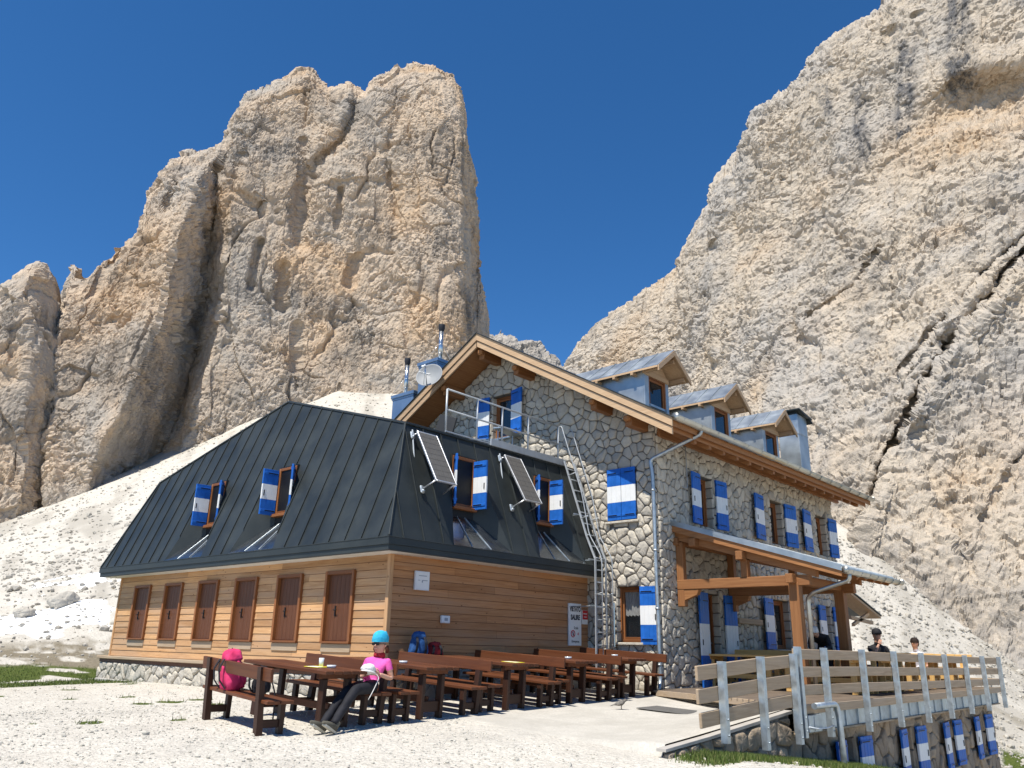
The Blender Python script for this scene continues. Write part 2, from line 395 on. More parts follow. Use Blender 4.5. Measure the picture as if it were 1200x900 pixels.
def rock_sheet(name, T, B, nu, nv, face, feat, disp, acurve=1.0, roundover=10, thick=25, mat=None, rise=0):
    nu = int(nu*QUAL); nv = int(nv*QUAL)
    T = np.array(T, float); B = np.array(B, float)
    if name == 'rock_tower': 
        sh_ = np.interp(T[:, 1], [80, 160, 230, 330], [1.6, 2.2, 4.0, 4.4])*(T[:, 0] > 525); T[:, 2] += sh_*.85; T[:, 3] -= sh_*.53; up_ = ((T[:, 0] > 438) & (T[:, 1] < 135)); T[up_, 4] += 1.7; T[up_, 2] += .8; T[up_, 3] -= .5
    s = np.concatenate([[0], np.cumsum(np.hypot(*np.diff(T[:, :2], axis=0).T))]); s /= s[-1]
    xf = (T[:, 0]-T[0, 0])/(T[-1, 0]-T[0, 0]); xf = np.maximum.accumulate(np.clip(xf, 0, 1))
    q = np.linspace(0, 1, nu)
    mixf = .55*xf+.45*s
    ss = np.interp(q, .5*s+.5*mixf, s)           # sample positions along the crest
    Tq = np.stack([np.interp(ss, s, T[:, k]) for k in range(5)], 1)
    bm = np.interp(ss, s, mixf)
    bf = (B[:, 0]-B[0, 0])/(B[-1, 0]-B[0, 0])
    Bq = np.stack([np.interp(bm, bf, B[:, k]) for k in range(5)], 1)
    sd_ = len(name)*7; q1 = np.stack([Tq[:, 2]*.35, Tq[:, 3]*.35, q*0], 1)          # a broken crest line
    Tq[:, 4] += .9*np.round(2*perlin(q1, sd_)*1.6)/2*.8+.55*perlin(q1*3.1, sd_+1)
    t = np.linspace(0, 1, nv)[:, None]
    C = Bq[None, :, :2]+(Tq-Bq)[None, :, :2]*t[..., None]
    ah = 1-(1-t)**acurve
    V = np.empty((nv, nu, 3))
    V[..., :2] = Bq[None, :, 2:4]+(Tq-Bq)[None, :, 2:4]*ah[..., None]
    V[..., 2] = Bq[None, :, 4]+(Tq-Bq)[None, :, 4]*t
    # closing over the crest: distance to the crest line, rounded
    H = np.linalg.norm((Tq-Bq)[:, 2:5], axis=1)[None, :]
    dd = np.clip((1-t)*H/roundover, 0, 1)
    edge = np.minimum(1, np.minimum(q, 1-q)[None, :]*nu*.6/roundover)
    rnd = roundover*(1-np.sqrt(np.clip(1-(1-dd)**2, 0, 1)))
    face = np.array(face, float)
    cx = C[..., 0].ravel(); cy = C[..., 1].ravel(); tt = np.repeat(t, nu, 1).ravel()
    P = V.reshape(-1, 3)
    off = feat(cx, cy, tt, P)-rnd.ravel()
    P = P+face[None, :]*off[:, None]
    P[:, 2] -= off*rise*np.clip(tt*1.3, 0, 1)
    nb = 14                                       # the far side, down to the base again
    Pt = P.reshape(nv, nu, 3); back = []
    for k in range(1, nb+1):
        f = k/nb; row = Pt[-1].copy()
        row -= face[None, :]*(thick*math.sin(f*math.pi/2)**.8)
        row[:, 2] = row[:, 2]*(1-f**1.7)+(Bq[:, 4]-3)*f**1.7
        back.append(row)
    A = np.concatenate([Pt]+[b[None] for b in back], 0); nvt = A.shape[0]
    N = np.cross(np.gradient(A, axis=1), np.gradient(A, axis=0)).reshape(-1, 3)
    N /= np.linalg.norm(N, axis=1)[:, None]+1e-9
    if (N[:nu*nv]@face).mean() < 0: N = -N
    Q = A.reshape(-1, 3)
    cx = np.concatenate([cx, np.tile(cx[-nu:], nb)]); cy = np.concatenate([cy, np.tile(cy[-nu:], nb)])
    dv, attrs = disp(Q, N, cx, cy)
    Q = Q+N*dv[:, None]
    o = grid_obj(name, Q, nu, nvt, mat, smooth=False, attrs=attrs)
    return tag(o, kind='structure')

def rock_mat(name, cream, grey, orange, dark, sc):
    k = NT(name); v = k.coord()
    n1 = k.noise(v, .045*sc, 6, .6, .4); n2 = k.noise(v, .22*sc, 6, .65); n3 = k.noise(v, 1.2*sc, 6, .7); n4 = k.noise(v, 5*sc, 5, .7)
    c = k.mix(k.maprange(n1, .44, .60), cream, grey)
    c = k.mix(k.math('MULTIPLY', k.maprange(n2, .50, .70), .75), c, grey)
    c = k.mix(k.math('MULTIPLY', k.maprange(n2, .48, .32), .7), c, tuple(min(1, x*1.18) for x in cream))
    oz = k.math('MULTIPLY', k.attr('orange'), k.maprange(n2, .30, .62, .2, 1))
    c = k.mix(oz, c, orange)
    vs = k.coord((1.0*sc, 1.0*sc, .09*sc)); st = k.noise(vs, .55, 5, .6)
    dz = k.math('MULTIPLY', k.attr('streak'), k.maprange(k.math('ADD', k.math('MULTIPLY', st, .65), k.math('MULTIPLY', n3, .35)), .40, .56))
    c = k.mix(dz, c, dark)
    c = k.mix(k.math('MULTIPLY', k.maprange(n3, .52, .74), .5), c, tuple(x*.62 for x in grey))
    c = k.mix(k.math('MULTIPLY', k.maprange(n4, .5, .78), .4), c, tuple(min(1, x*1.3) for x in cream))
    b = k.bump(n3, .6, .5/sc); b = k.bump(n4, .7, .18/sc, b); b = k.bump(k.noise(v, 17*sc, 3, .6), .45, .05/sc, b)
    M[name] = k.out(c, .95, 0, b, .1); return M[name]
rock_mat('dolomite_tower', (.525, .415, .305), (.41, .365, .31), (.53, .375, .235), (.135, .125, .115), 1.0)
rock_mat('dolomite_cliff', (.48, .408, .32), (.40, .367, .325), (.495, .37, .245), (.105, .105, .108), 1.6)
rock_mat('dolomite_grey', (.38, .345, .30), (.30, .28, .25), (.42, .34, .24), (.15, .14, .13), 1.0)

def rocky(Q, big, mid, small, seed, zs=.6, crack=.8, lo=.35, rub=1.0):
    W = Q*np.array([1, 1, zs]); W = W+1.2*np.stack([fbm(W/9, seed+50, 3), fbm(W/9+31, seed+51, 3), fbm(W/9+77, seed+52, 3)], 1)
    d = big*1.5*fbm(W/20, seed, 3)
    d += mid*1.15*blocks(W/8.5, seed+3)
    W2 = Q*np.array([1, 1, (1+zs)/2])+.45*np.stack([fbm(Q/2.4, seed+60, 3), fbm(Q/2.4+40, seed+61, 3), fbm(Q/2.4+80, seed+62, 3)], 1)
    rg_ = lo+.95*sstep(-.30, .42, fbm(Q/11+50, seed+40, 3))            # smoother slabs beside broken ground
    d += mid*.50*blocks(W2/3.6, seed+5)*rg_
    for j, (lam, am, sg) in enumerate(((4.6, .62, 1), (2.3, .40, 1), (1.25, .30, -1), (.68, .20, 1), (.38, .15, -1))):
        d += small*rub*am*sg*(2.6*np.abs(perlin(W2/lam+3*j, seed+9+j))-.6)*(rg_ if lam > .5 else .5+.5*rg_)
    f1, f2 = worley(W2/2.1+3, seed+7); d -= small*.4*sstep(.30, .05, f1)*rg_
    f1, f2 = worley(W2/.95+6, seed+17); d -= small*.42*sstep(.34, .08, f1)
    d += small*.42*blocks(W2/1.4+5, seed+12)*rg_
    d += small*.34*blocks(W2/.72+9, seed+18)*(.4+.6*rg_)
    Wc = Q+1.6*np.stack([fbm(Q/5, seed+70, 3), fbm(Q/5+40, seed+71, 3), fbm(Q/5+80, seed+72, 3)], 1)
    d -= crack*np.exp(-(perlin(Wc/np.array([7, 7, 24]), seed+30)/.035)**2)*sstep(-.2, .2, fbm(Q/15+3, seed+33, 2))
    d -= crack*.6*np.exp(-(perlin(Wc/np.array([16, 16, 5.5]), seed+31)/.03)**2)*sstep(.0, .3, fbm(Q/13+7, seed+34, 2))
    return d

# ---- the tower left of the pass
def tower_feat(cx, cy, t, P):
    p = -.10*(P[:, 2]-40)
    wv = 6*fbm(np.stack([cx/60, cy/60, cx*0], 1), 5, 3)
    x = cx+wv
    gx = np.interp(cy, [150, 205, 260, 300, 360, 400, 440, 500, 560], [262, 250, 240, 236, 232, 222, 214, 196, 165])
    d = x-gx; deep = np.interp(cy, [170, 215, 300, 420, 520], [0, 5, 11, 15, 12])
    wl = np.interp(cy, [170, 300, 520], [10, 26, 46]); wr = np.interp(cy, [170, 300, 520], [16, 34, 40])
    up_ = np.interp(cy, [180, 250, 520], [0, 8, 12])
    p += np.where(d < 0, -deep+(deep+up_)*np.clip(-d/(wl*.95), 0, 1)**.9-.08*np.clip(-d-wl*.95, 0, 60), -deep+deep*np.clip(d/(wr*.85), 0, 1)**.75)
    p -= 14*sstep(78, 36, x)*sstep(300, 330, cy)
    for pts, w, dep in (([(424, 98), (418, 140), (398, 180), (372, 205), (352, 235), (348, 300)], 9, 3.2), ([(352, 180), (356, 212)], 6, 2.2),
                        ([(452, 92), (446, 108)], 6, 2), ([(378, 100), (392, 135)], 8, 2.0), ([(303, 300), (292, 350)], 4, 2.2), ([(330, 328), (328, 372)], 5, 2.6),
                        ([(400, 235), (398, 280)], 3, 1.4), ([(345, 395), (348, 470)], 4, 1.6), ([(205, 222), (196, 250)], 6, 3), ([(122, 300), (108, 345)], 5, 2.6),
                        ([(414, 320), (410, 345)], 5, 2), ([(548, 180), (540, 260), (545, 330), (538, 400)], 5, 1.2), ([(60, 350), (50, 420), (45, 520)], 9, 4),
                        ([(275, 195), (268, 240), (300, 260)], 8, 2), ([(470, 130), (455, 190), (460, 300)], 6, 1.0)):
        dd, sd, al = pdist(x, cy, pts); p -= dep*np.exp(-(dd/w)**2)
    # the shoulder steps back behind the left buttress; the prow of the main face stands forward on its right
    p += 5*np.exp(-((x-505)/45)**2)*sstep(60, 160, cy)
    p -= 16*sstep(528, 575, x)
    p += 4*sstep(330, 250, cy)*sstep(300, 340, x)*sstep(420, 380, x)*0
    p -= 5*sstep(215, 150, cy)*sstep(420, 330, x)
    return p
def tower_disp(Q, N, cx, cy):
    d = rocky(Q, 1.1, .62, .60, 100, .55, 1.0, .42, 1.15)
    o = np.clip(1.1*sstep(.0, .5, fbm(Q/17, 140, 3))+.5*np.exp(-((cx-540)/50)**2-((cy-170)/80)**2)+.6*np.exp(-((cx-175)/22)**2-((cy-290)/50)**2)
                + .5*np.exp(-((cx-345)/25)**2-((cy-245)/60)**2), 0, 1)
    g = np.clip(sstep(.02, .4, fbm(Q/12+9, 150, 3))*.9+np.exp(-((cx-310)/45)**2-((cy-190)/45)**2), 0, 1)*.75
    return d, dict(orange=o, streak=g)
f58 = (-math.cos(R(58)), -math.sin(R(58)), 0)
rock_sheet('rock_tower', TOWER_T, TOWER_B, 640, 440, f58, tower_feat, tower_disp, 1.0, 9, 40, M['dolomite_tower'], .72)
def spire_feat(cx, cy, t, P): return -.1*(P[:, 2]-20)-6*sstep(24, 44, cx)
def spire_disp(Q, N, cx, cy): return rocky(Q, 1.2, 1.1, .5, 300), dict(orange=sstep(.1, .5, fbm(Q/10, 340, 2))*.7, streak=sstep(.0, .4, fbm(Q/9, 345, 2))*.7)
rock_sheet('rock_spire', SPIRE_T, SPIRE_B, 150, 260, f58, spire_feat, spire_disp, 1.0, 6, 20, M['dolomite_tower'], .4)
def ridge_feat(cx, cy, t, P): return 8*sstep(585, 565, cx)*0-.3*(P[:, 2]-70)
def ridge_disp(Q, N, cx, cy): return rocky(Q, 1.5, 1.9, .9, 400, .8), dict(orange=0*cx, streak=sstep(.0, .4, fbm(Q/9, 445, 2))*.4)
rock_sheet('rock_ridge', RIDGE_T, RIDGE_B, 170, 110, (-math.cos(R(42)), -math.sin(R(42)), 0), ridge_feat, ridge_disp, 1.0, 8, 20, M['dolomite_grey'], .36)
# ---- the great wall on the right
def cliff_feat(cx, cy, t, P):
    wv = 7*fbm(np.stack([cx/50, cy/50, cx*0], 1), 15, 3)
    x = cx+wv; y = cy+6*fbm(np.stack([cx/40, cy/40, cx*0+9], 1), 16, 3)
    p = 0*cx
    d, sd, al = pdist(x, y, [(1290, 300), (1205, 402), (1153, 462), (1093, 526), (1047, 580), (998, 655), (980, 700)])
    p += 1.7*np.exp(-(d/22)**2)*(sd < 0)-2.1*np.exp(-(d/5.0)**2)-.9*np.exp(-(d/18)**2)*(sd > 0)
    d, sd, al = pdist(x, y, [(1170, 418), (1127, 460), (1090, 495), (1040, 533)])
    p += 1.1*np.exp(-(d/16)**2)*(sd < 0)-1.2*np.exp(-(d/4.2)**2)
    d, sd, al = pdist(x, y, [(1012, 385), (990, 420), (945, 432)])
    p += 1.0*np.exp(-(d/12)**2)*(sd < 0)-1.2*np.exp(-(d/4)**2)
    d, sd, al = pdist(x, y, [(1205, 620), (1165, 655), (1140, 690)]); p -= .6*np.exp(-(d/5)**2)
    d, sd, al = pdist(x, y, [(1060, 590), (1090, 660), (1130, 720)]); p -= .8*np.exp(-(d/7)**2)
    # hollow with an overhang, upper right
    e = ((x-1150)/75)**2+((y-222)/52)**2; p -= 4.2*np.exp(-e**1.5)
    p += 2.4*np.exp(-((x-1120)/60)**2-((y-160)/22)**2)
    p += 1.6*np.exp(-((x-1150)/90)**2-((y-262)/12)**2)
    e = ((x-1190)/22)**2+((y-290)/10)**2; p -= 3*np.exp(-e)
    for (a, b, r, dp) in ((1037, 50, 7, 1.7), (1070, 38, 6, 1.0), (942, 431, 7, 1.2), (830, 298, 6, 1.2), (1105, 172, 12, 1.3), (1080, 232, 9, .8), (930, 452, 6, 1.0), (1075, 300, 8, 1.)):
        p -= dp*np.exp(-(((x-a)/r)**2+((y-b)/r)**2))
    return p
def cliff_disp(Q, N, cx, cy):
    low = sstep(260, 420, cy)
    d = rocky(Q, .7, .22, .55, 200, .85, .5, .6, 1.15)
    o = np.clip(1.0*np.exp(-((cx-1150)/80)**2-((cy-232)/62)**2)+.7*np.exp(-((cx-1060)/60)**2-((cy-250)/45)**2)+.8*sstep(.08, .5, fbm(Q/14, 240, 3))*sstep(200, 260, cy)
                + .6*np.exp(-((cx-1150)/50)**2-((cy-640)/55)**2), 0, 1)
    s = np.zeros(len(cx))
    for pts, w in (([(1112, -40), (1108, 90), (1103, 150), (1112, 190)], 14), ([(1052, 80), (1048, 150), (1040, 225)], 10), ([(1000, 140), (998, 200), (1000, 260)], 7), ([(1172, 0), (1180, 70)], 9), ([(960, 120), (965, 160)], 6)):
        dd, sd, al = pdist(cx+4*perlin(Q/4, 261), cy, pts); s = np.maximum(s, 1.6*np.exp(-(dd/w)**2))
    s = np.maximum(s, .55*sstep(.0, .45, fbm(Q/8, 250, 3))*low)
    return d, dict(orange=o, streak=np.clip(s, 0, 1))
rock_sheet('cliff', CLIFF_T, CLIFF_B, 760, 520, (-math.cos(R(20)), -math.sin(R(20)), 0), cliff_feat, cliff_disp, 1.45, 7, 45, M['dolomite_cliff'], .75)

# ---- ground
TPH = [-180, -60, -20, 0, 9, 12, 16, 19, 24, 30, 36, 41, 45, 50, 55, 60, 65, 70, 75, 85, 110, 180]
TR0 = [40, 40, 40, 38, 38, 37, 34, 33, 36, 38, 40, 40, 40, 40, 36, 32, 30, 28, 27, 27, 32, 40]
TZ0 = [-7, -6, -6, -5.2, -4.6, -4.3, -3.2, -2.2, -1.0, -.9, -.9, -.9, -.9, -.9, -.95, -1.05, -1.1, -1.15, -1.25, -1.4, -3, -7]
TRB = [200, 200, 90, 62, 60, 60, 60.5, 62.5, 69, 84, 104, 118, 148, 151, 150, 150, 151, 153, 157, 170, 200, 200]
TZB = [-22, -18, -8, -5, -1.9, .6, 4.2, 6.8, 11.5, 20, 31, 38.5, 46.5, 47, 45.6, 39.3, 31.8, 24.6, 17.2, 8, 0, -22]
def plane_z(x, y):
    return -.955+.026*(np.clip(x, 2, 18)-12)+.052*(np.minimum(y, 11.3)-11)
def H(x, y):
    x = np.asarray(x, float); y = np.asarray(y, float)
    r = np.hypot(x, y)+1e-6; ph = np.degrees(np.arctan2(y, x))
    g = lambda A: np.interp(ph, TPH, A)
    r0, z0, rb, zb = g(TR0), g(TZ0), g(TRB), g(TZB)
    n = plane_z(x, y)
    w = np.maximum(sstep(6.45, 6.15, y), sstep(27.25, 27.6, x)*sstep(15, 9, y))
    n = n-w*np.clip(x-10.2, 0, 30)*.135
    s = np.clip((r-r0)/(rb-r0), 0, 1.2)
    far = z0+(zb-z0)*(.35*s+.65*s**1.35)
    b = sstep(r0-9, r0+1, r)
    far = np.where(r > rb*1.2, far, far)
    return n*(1-b)+far*b
def Hn(x, y):
    x = np.atleast_1d(np.asarray(x, float)); y = np.atleast_1d(np.asarray(y, float)); z = H(x, y)
    r = np.hypot(x, y); P = np.stack([x, y, x*0], 1)
    inside = sstep(9.0, 9.6, x)*sstep(28.4, 27.6, x)*sstep(5.2, 5.7, y)*sstep(26, 24.4, y)
    a = (1-inside)
    z = z+a*(.014*fbm(P/1.3, 21, 3)+.03*fbm(P/4, 22, 2))
    far = sstep(24, 44, r)
    led = sstep(33, 38, r)*sstep(64, 54, r)*sstep(60, 64, np.degrees(np.arctan2(y, x)))
    z = z+a*led*.55*(blocks(P/np.array([3.2, 3.2, 1])+.3, 26)*.5+.5*(1-2.5*np.abs(perlin(np.stack([x/5+y/16, y/3.2, x*0], 1), 27))))
    z = z+a*far*(.55*fbm(P/13, 23, 4)+.13*fbm(P/2.2, 24, 3)+.05*(1-2*np.abs(perlin(P/1.1, 25))))
    return z
def ground_masks(x, y):
    r = np.hypot(x, y); ph = np.degrees(np.arctan2(y, x)); P = np.stack([x, y, x*0], 1)
    n = fbm(P/2.2, 31, 4); n2 = fbm(P/.6, 32, 3)
    g = sstep(62, 66, ph+n)*sstep(22.6, 24.0, r+1.2*n)*sstep(33, 29, r+2*n)*sstep(-.25, .15, n+.3*n2+.2)
    dry = sstep(62, 66, ph+n)*sstep(26, 29, r+1.5*n)*sstep(38, 34, r+2*n)*sstep(-.35, .25, n+.6*n2+.12)
    g = np.maximum(g, sstep(5.80, 5.70, y)*sstep(4.95, 5.25, y+.25*n+.08*(x-11))*sstep(9.2, 10.1, x)*sstep(17, 15, x))
    g = np.maximum(g, sstep(13.2, 11.4, ph+1.5*n)*sstep(30, 33, r)*sstep(43.5, 40, r+2*n)*.85*sstep(-.55, -.1, n+.1))
    for cx, cy, rad in ((8.2, 15.1, .28), (7.6, 15.0, .3), (7.1, 14.9, .24), (7.5, 16.4, .2), (9.3, 20.6, .35), (4.6, 12.9, .15), (9.2, 14.2, .4), (6.2, 12.0, .2), (5.2, 12.5, .3), (6.6, 17.0, .25), (5.8, 18.5, .3), (7.6, 19.5, .3)):
        g = np.maximum(g, sstep(rad*1.1, rad*.4, np.hypot(x-cx, (y-cy))+.18*n2+.12*n)*.9)
    g = np.maximum(g, sstep(.42, .6, fbm(P/1.7+40, 35, 3))*sstep(10, 14, y)*sstep(14, 11, x)*sstep(26, 18, r)*.7)
    dry = np.maximum(dry, .55*sstep(.18, .5, fbm(P/3.5+11, 36, 3))*sstep(38, 46, r)*sstep(25, 15, ph))
    snow = sstep(66.5, 68.5, ph+1.2*n)*sstep(36.5, 38.5, r+2.2*n)*sstep(46.5, 44, r+2.5*n)
    dry = np.maximum(dry, .8*sstep(.02, .35, n+.25*n2)*sstep(12.5, 14, ph)*sstep(20.5, 18.5, ph)*sstep(38, 41, r)*sstep(52, 47, r))
    snow = np.maximum(snow, sstep(64.5, 66, ph+.5*n)*sstep(52, 53, r+5*n)*sstep(57, 56, r+5*n)*sstep(72.5, 71, ph))
    return np.clip(g, 0, 1), np.clip(dry, 0, 1), np.clip(snow, 0, 1)
phs = np.concatenate([np.arange(-180, -12, 4), np.arange(-12, 2, .8), np.arange(2, 84, .17/QUAL), np.arange(84, 100, 1), np.arange(100, 180.01, 4)])
rs = [0.6]
while rs[-1] < 1500: rs.append(rs[-1]*(1.0105 if 5 < rs[-1] < 180 else 1.05))
rs = np.array(rs); PHg, RSg = np.meshgrid(np.radians(phs), rs)
gx = (RSg*np.cos(PHg)).ravel(); gy = (RSg*np.sin(PHg)).ravel(); gz = Hn(gx, gy)
gm, dm, sm = ground_masks(gx, gy)
pr = np.degrees(np.arctan2(gy, gx)); rr_ = np.hypot(gx, gy)
tm = sstep(-.08, .38, fbm(np.stack([pr*.55, rr_/38, pr*0], 1), 81, 4)+.35*fbm(np.stack([gx/3, gy/3, gx*0], 1), 82, 3))*sstep(34, 44, rr_)
def ground_mat():
    k = NT('limestone_gravel'); v = k.coord()
    a = k.noise(v, .5, 5, .6); b = k.noise(v, 6, 5, .65); st = k.voro(v, 22, 'F1', 'Color'); st2 = k.voro(v, 48, 'F1', 'Color')
    sep = k.add('ShaderNodeSeparateColor'); k.link(st, sep.inputs[0]); sep2 = k.add('ShaderNodeSeparateColor'); k.link(st2, sep2.inputs[0])
    c = k.mix(k.maprange(a, .35, .65), (.55, .51, .44), (.62, .58, .505))
    c = k.mix(k.math('MULTIPLY', sep.outputs[0], .45), c, (.385, .355, .30))
    c = k.mix(k.math('MULTIPLY', k.maprange(sep2.outputs[1], .8, 1), .5), c, (.26, .24, .215))
    c = k.mix(k.math('MULTIPLY', k.maprange(b, .50, .72), .35), c, (.40, .365, .31))
    big = k.noise(v, .11, 5, .6)
    far = k.noise(v, .9, 6, .7)
    c = k.mix(k.math('MULTIPLY', k.maprange(far, .52, .70), .45), c, (.36, .34, .30))
    c = k.mix(k.math('MULTIPLY', k.attr('tone'), .8), c, (.35, .32, .27))
    gn = k.noise(v, 9, 4, .7); gcol = k.mix(k.maprange(gn, .3, .7), (.035, .060, .012), (.115, .135, .032))
    c = k.mix(k.math('MULTIPLY', k.maprange(k.attr('dry'), .25, .8), .85), c, k.mix(k.maprange(gn, .3, .7), (.10, .075, .045), (.20, .165, .10)))
    c = k.mix(k.maprange(k.math('ADD', k.attr('grass'), k.math('MULTIPLY', k.math('SUBTRACT', gn, .5), .6)), .35, .6), c, gcol)
    c = k.mix(k.maprange(k.math('ADD', k.attr('snow'), k.math('MULTIPLY', k.math('SUBTRACT', b, .5), .5)), .4, .6), c, (.86, .87, .88))
    h = k.bump(k.voro(v, 22), .5, .022); h = k.bump(k.voro(v, 48), .5, .010, h); h = k.bump(k.noise(v, 3.5, 4), .5, .05, h)
    h = k.bump(far, .5, .35, h)
    M['limestone_gravel'] = k.out(c, .95, 0, h, .1)
ground_mat()
tag(grid_obj('ground', np.stack([gx, gy, gz], 1), len(phs), len(rs), M['limestone_gravel'], attrs=dict(grass=gm, dry=dm, snow=sm, tone=tm)), kind='structure')

# ---- loose stones, as far as they read as one mass
def stones(name, xy, sizes, mat, seed):
    """each stone an icosahedron squashed and roughened, lying on the ground"""
    bm = bmesh.new(); bmesh.ops.create_icosphere(bm, subdivisions=1, radius=1)
    bv = np.array([v.co[:] for v in bm.verts]); bf = np.array([[v.index for v in f.verts] for f in bm.faces]); bm.free()
    n = len(xy); rg = np.random.default_rng(seed); z = Hn(xy[:, 0], xy[:, 1])
    V = bv[None]*(1+rg.uniform(-.28, .28, (n, len(bv), 1)))
    V = V*(rg.uniform(.55, 1.15, (n, 1, 3))*np.array([1, 1, .72]))
    a = rg.uniform(0, 6.28, n); ca, sa = np.cos(a)[:, None], np.sin(a)[:, None]
    X = V[..., 0]*ca-V[..., 1]*sa; Y = V[..., 0]*sa+V[..., 1]*ca
    W = np.stack([X, Y, V[..., 2]], 2)*sizes[:, None, None]+np.stack([xy[:, 0], xy[:, 1], z+.22*sizes], 1)[:, None]
    F = (bf[None]+(np.arange(n)*len(bv))[:, None, None]).reshape(-1, 3)
    me = bpy.data.meshes.new(name); me.from_pydata(W.reshape(-1, 3).tolist(), [], F.tolist()); me.materials.append(mat); me.update()
    o = bpy.data.objects.new(name, me); COL.objects.link(o); return o
def stone_mat(name, a, b, c):
    k = NT(name); v = k.coord(); col = k.ramp(k.island(), [(0, a), (.5, b), (1, c)])
    n = k.noise(v, 6, 5, .65); col = k.mix(k.math('MULTIPLY', n, .5), col, tuple(x*.7 for x in a[:3]))
    M[name] = k.out(col, .95, 0, k.bump(n, .5, .05), .1)
stone_mat('pebble', (.48, .45, .385), (.58, .545, .475), (.42, .39, .33))
stone_mat('boulder_rock', (.42, .385, .325), (.51, .475, .41), (.36, .33, .28))
def polar(n, p0, p1, r0, r1, pw=1.0):
    a = np.radians(rng.uniform(p0, p1, n)); r = r0+(r1-r0)*rng.uniform(0, 1, n)**pw
    return np.stack([r*np.cos(a), r*np.sin(a)], 1)
def clear(xy):
    x, y = xy[:, 0], xy[:, 1]
    bad = ((x > 9.9) & (x < 28.3) & (y > 5.3) & (y < 25)) | ((x > 9.0) & (y > 5.5) & (y < 9.2) & (x < 17))
    slab = (x > 9.9) & (x < 14) & (y > 6.1) & (y < 9.6)
    return xy[~bad | (slab & (rng.uniform(0, 1, len(x)) < .22))]
xy = clear(np.concatenate([polar(11000, 18, 78, 6, 16, .8), polar(4000, 45, 78, 14, 27)]))
tag(stones('gravel', xy, rng.gamma(1.7, .0046, len(xy))+.0045, M['pebble'], 1), kind='stuff')
xy = clear(np.concatenate([polar(7000, 38, 79, 36, 150, .9), polar(2500, 58, 79, 32, 75), polar(6500, 2, 24, 36, 66)]))
rr = np.hypot(xy[:, 0], xy[:, 1])
tag(stones('scree_rubble', xy, (.035+rng.gamma(1.1, .055, len(xy)))*np.clip(rr/70, .45, 1.2), M['boulder_rock'], 2), kind='stuff')
def boulder(x, y, rad, sq, seed, label):
    bm = bmesh.new(); bmesh.ops.create_icosphere(bm, subdivisions=4, radius=1)
    P = np.array([v.co[:] for v in bm.verts]); f1, f2 = worley(P*1.3+seed, seed)
    d = 1+.35*fbm(P*1.1+seed, seed, 3)+.3*(.5-f1); P2 = P*d[:, None]*np.array([1, 1.0, sq])*rad
    for v, c in zip(bm.verts, P2): v.co = c
    me = bpy.data.meshes.new('boulder'); bm.to_mesh(me); bm.free(); me.materials.append(M['boulder_rock'])
    o = bpy.data.objects.new('boulder', me); COL.objects.link(o); o.location = (x, y, float(Hn(x, y)[0])+rad*sq*.35); o.rotation_euler = (0, 0, seed)
    return tag(o, label, 'boulder', 'boulders on the scree')
boulder(15.2, 41.9, .62, .75, 3, 'grey boulder on the scree beside a snow strip, just left of the dark roof')
boulder(12.9, 39.6, .42, .7, 5, 'low pale boulder on the scree below the largest grey boulder')
boulder(39.3, 9.6, .42, .6, 8, 'small grey boulder on the pale scree above the far end of the terrace railing')
boulder(40.5, 13.1, .5, .55, 9, 'flat grey boulder on the scree behind the two people on the terrace')

# ---- grass blades
def blades(name, xy, h, mat, seed):
    rg = np.random.default_rng(seed); n = len(xy); z = Hn(xy[:, 0], xy[:, 1])-.01
    a = rg.uniform(0, 6.28, n); w = h*.10; ln = rg.uniform(-.5, .5, (n, 2))*h[:, None]
    dx, dy = np.cos(a)*w, np.sin(a)*w
    A = np.stack([xy[:, 0]-dx, xy[:, 1]-dy, z], 1); B = np.stack([xy[:, 0]+dx, xy[:, 1]+dy, z], 1)
    C = np.stack([xy[:, 0]+ln[:, 0], xy[:, 1]+ln[:, 1], z+h], 1)
    V = np.stack([A, B, C], 1).reshape(-1, 3); F = np.arange(3*n).reshape(n, 3)
    me = bpy.data.meshes.new(name); me.from_pydata(V.tolist(), [], F.tolist()); me.materials.append(mat); me.update()
    o = bpy.data.objects.new(name, me); COL.objects.link(o); return tag(o, kind='stuff')
k = NT('grass_blade'); k.p.inputs['Subsurface Weight'].default_value = 0
M['grass_blade'] = k.out(k.ramp(k.island(), [(0, (.05, .085, .014, 1)), (.6, (.10, .14, .03, 1)), (1, (.19, .19, .07, 1))]), .7, 0, None, .2)
cand = np.concatenate([np.stack([rng.uniform(9.2, 17, 30000), rng.uniform(4.9, 5.8, 30000)], 1), polar(26000, 62, 79, 23, 34), polar(9000, 55, 72, 13, 24), polar(9000, 5, 13, 31, 43)])
gmk, _, _ = ground_masks(cand[:, 0], cand[:, 1])
cand = cand[rng.uniform(0, 1, len(cand)) < gmk*1.0-.1]
blades('grass', cand, rng.uniform(.03, .10, len(cand)), M['grass_blade'], 4)
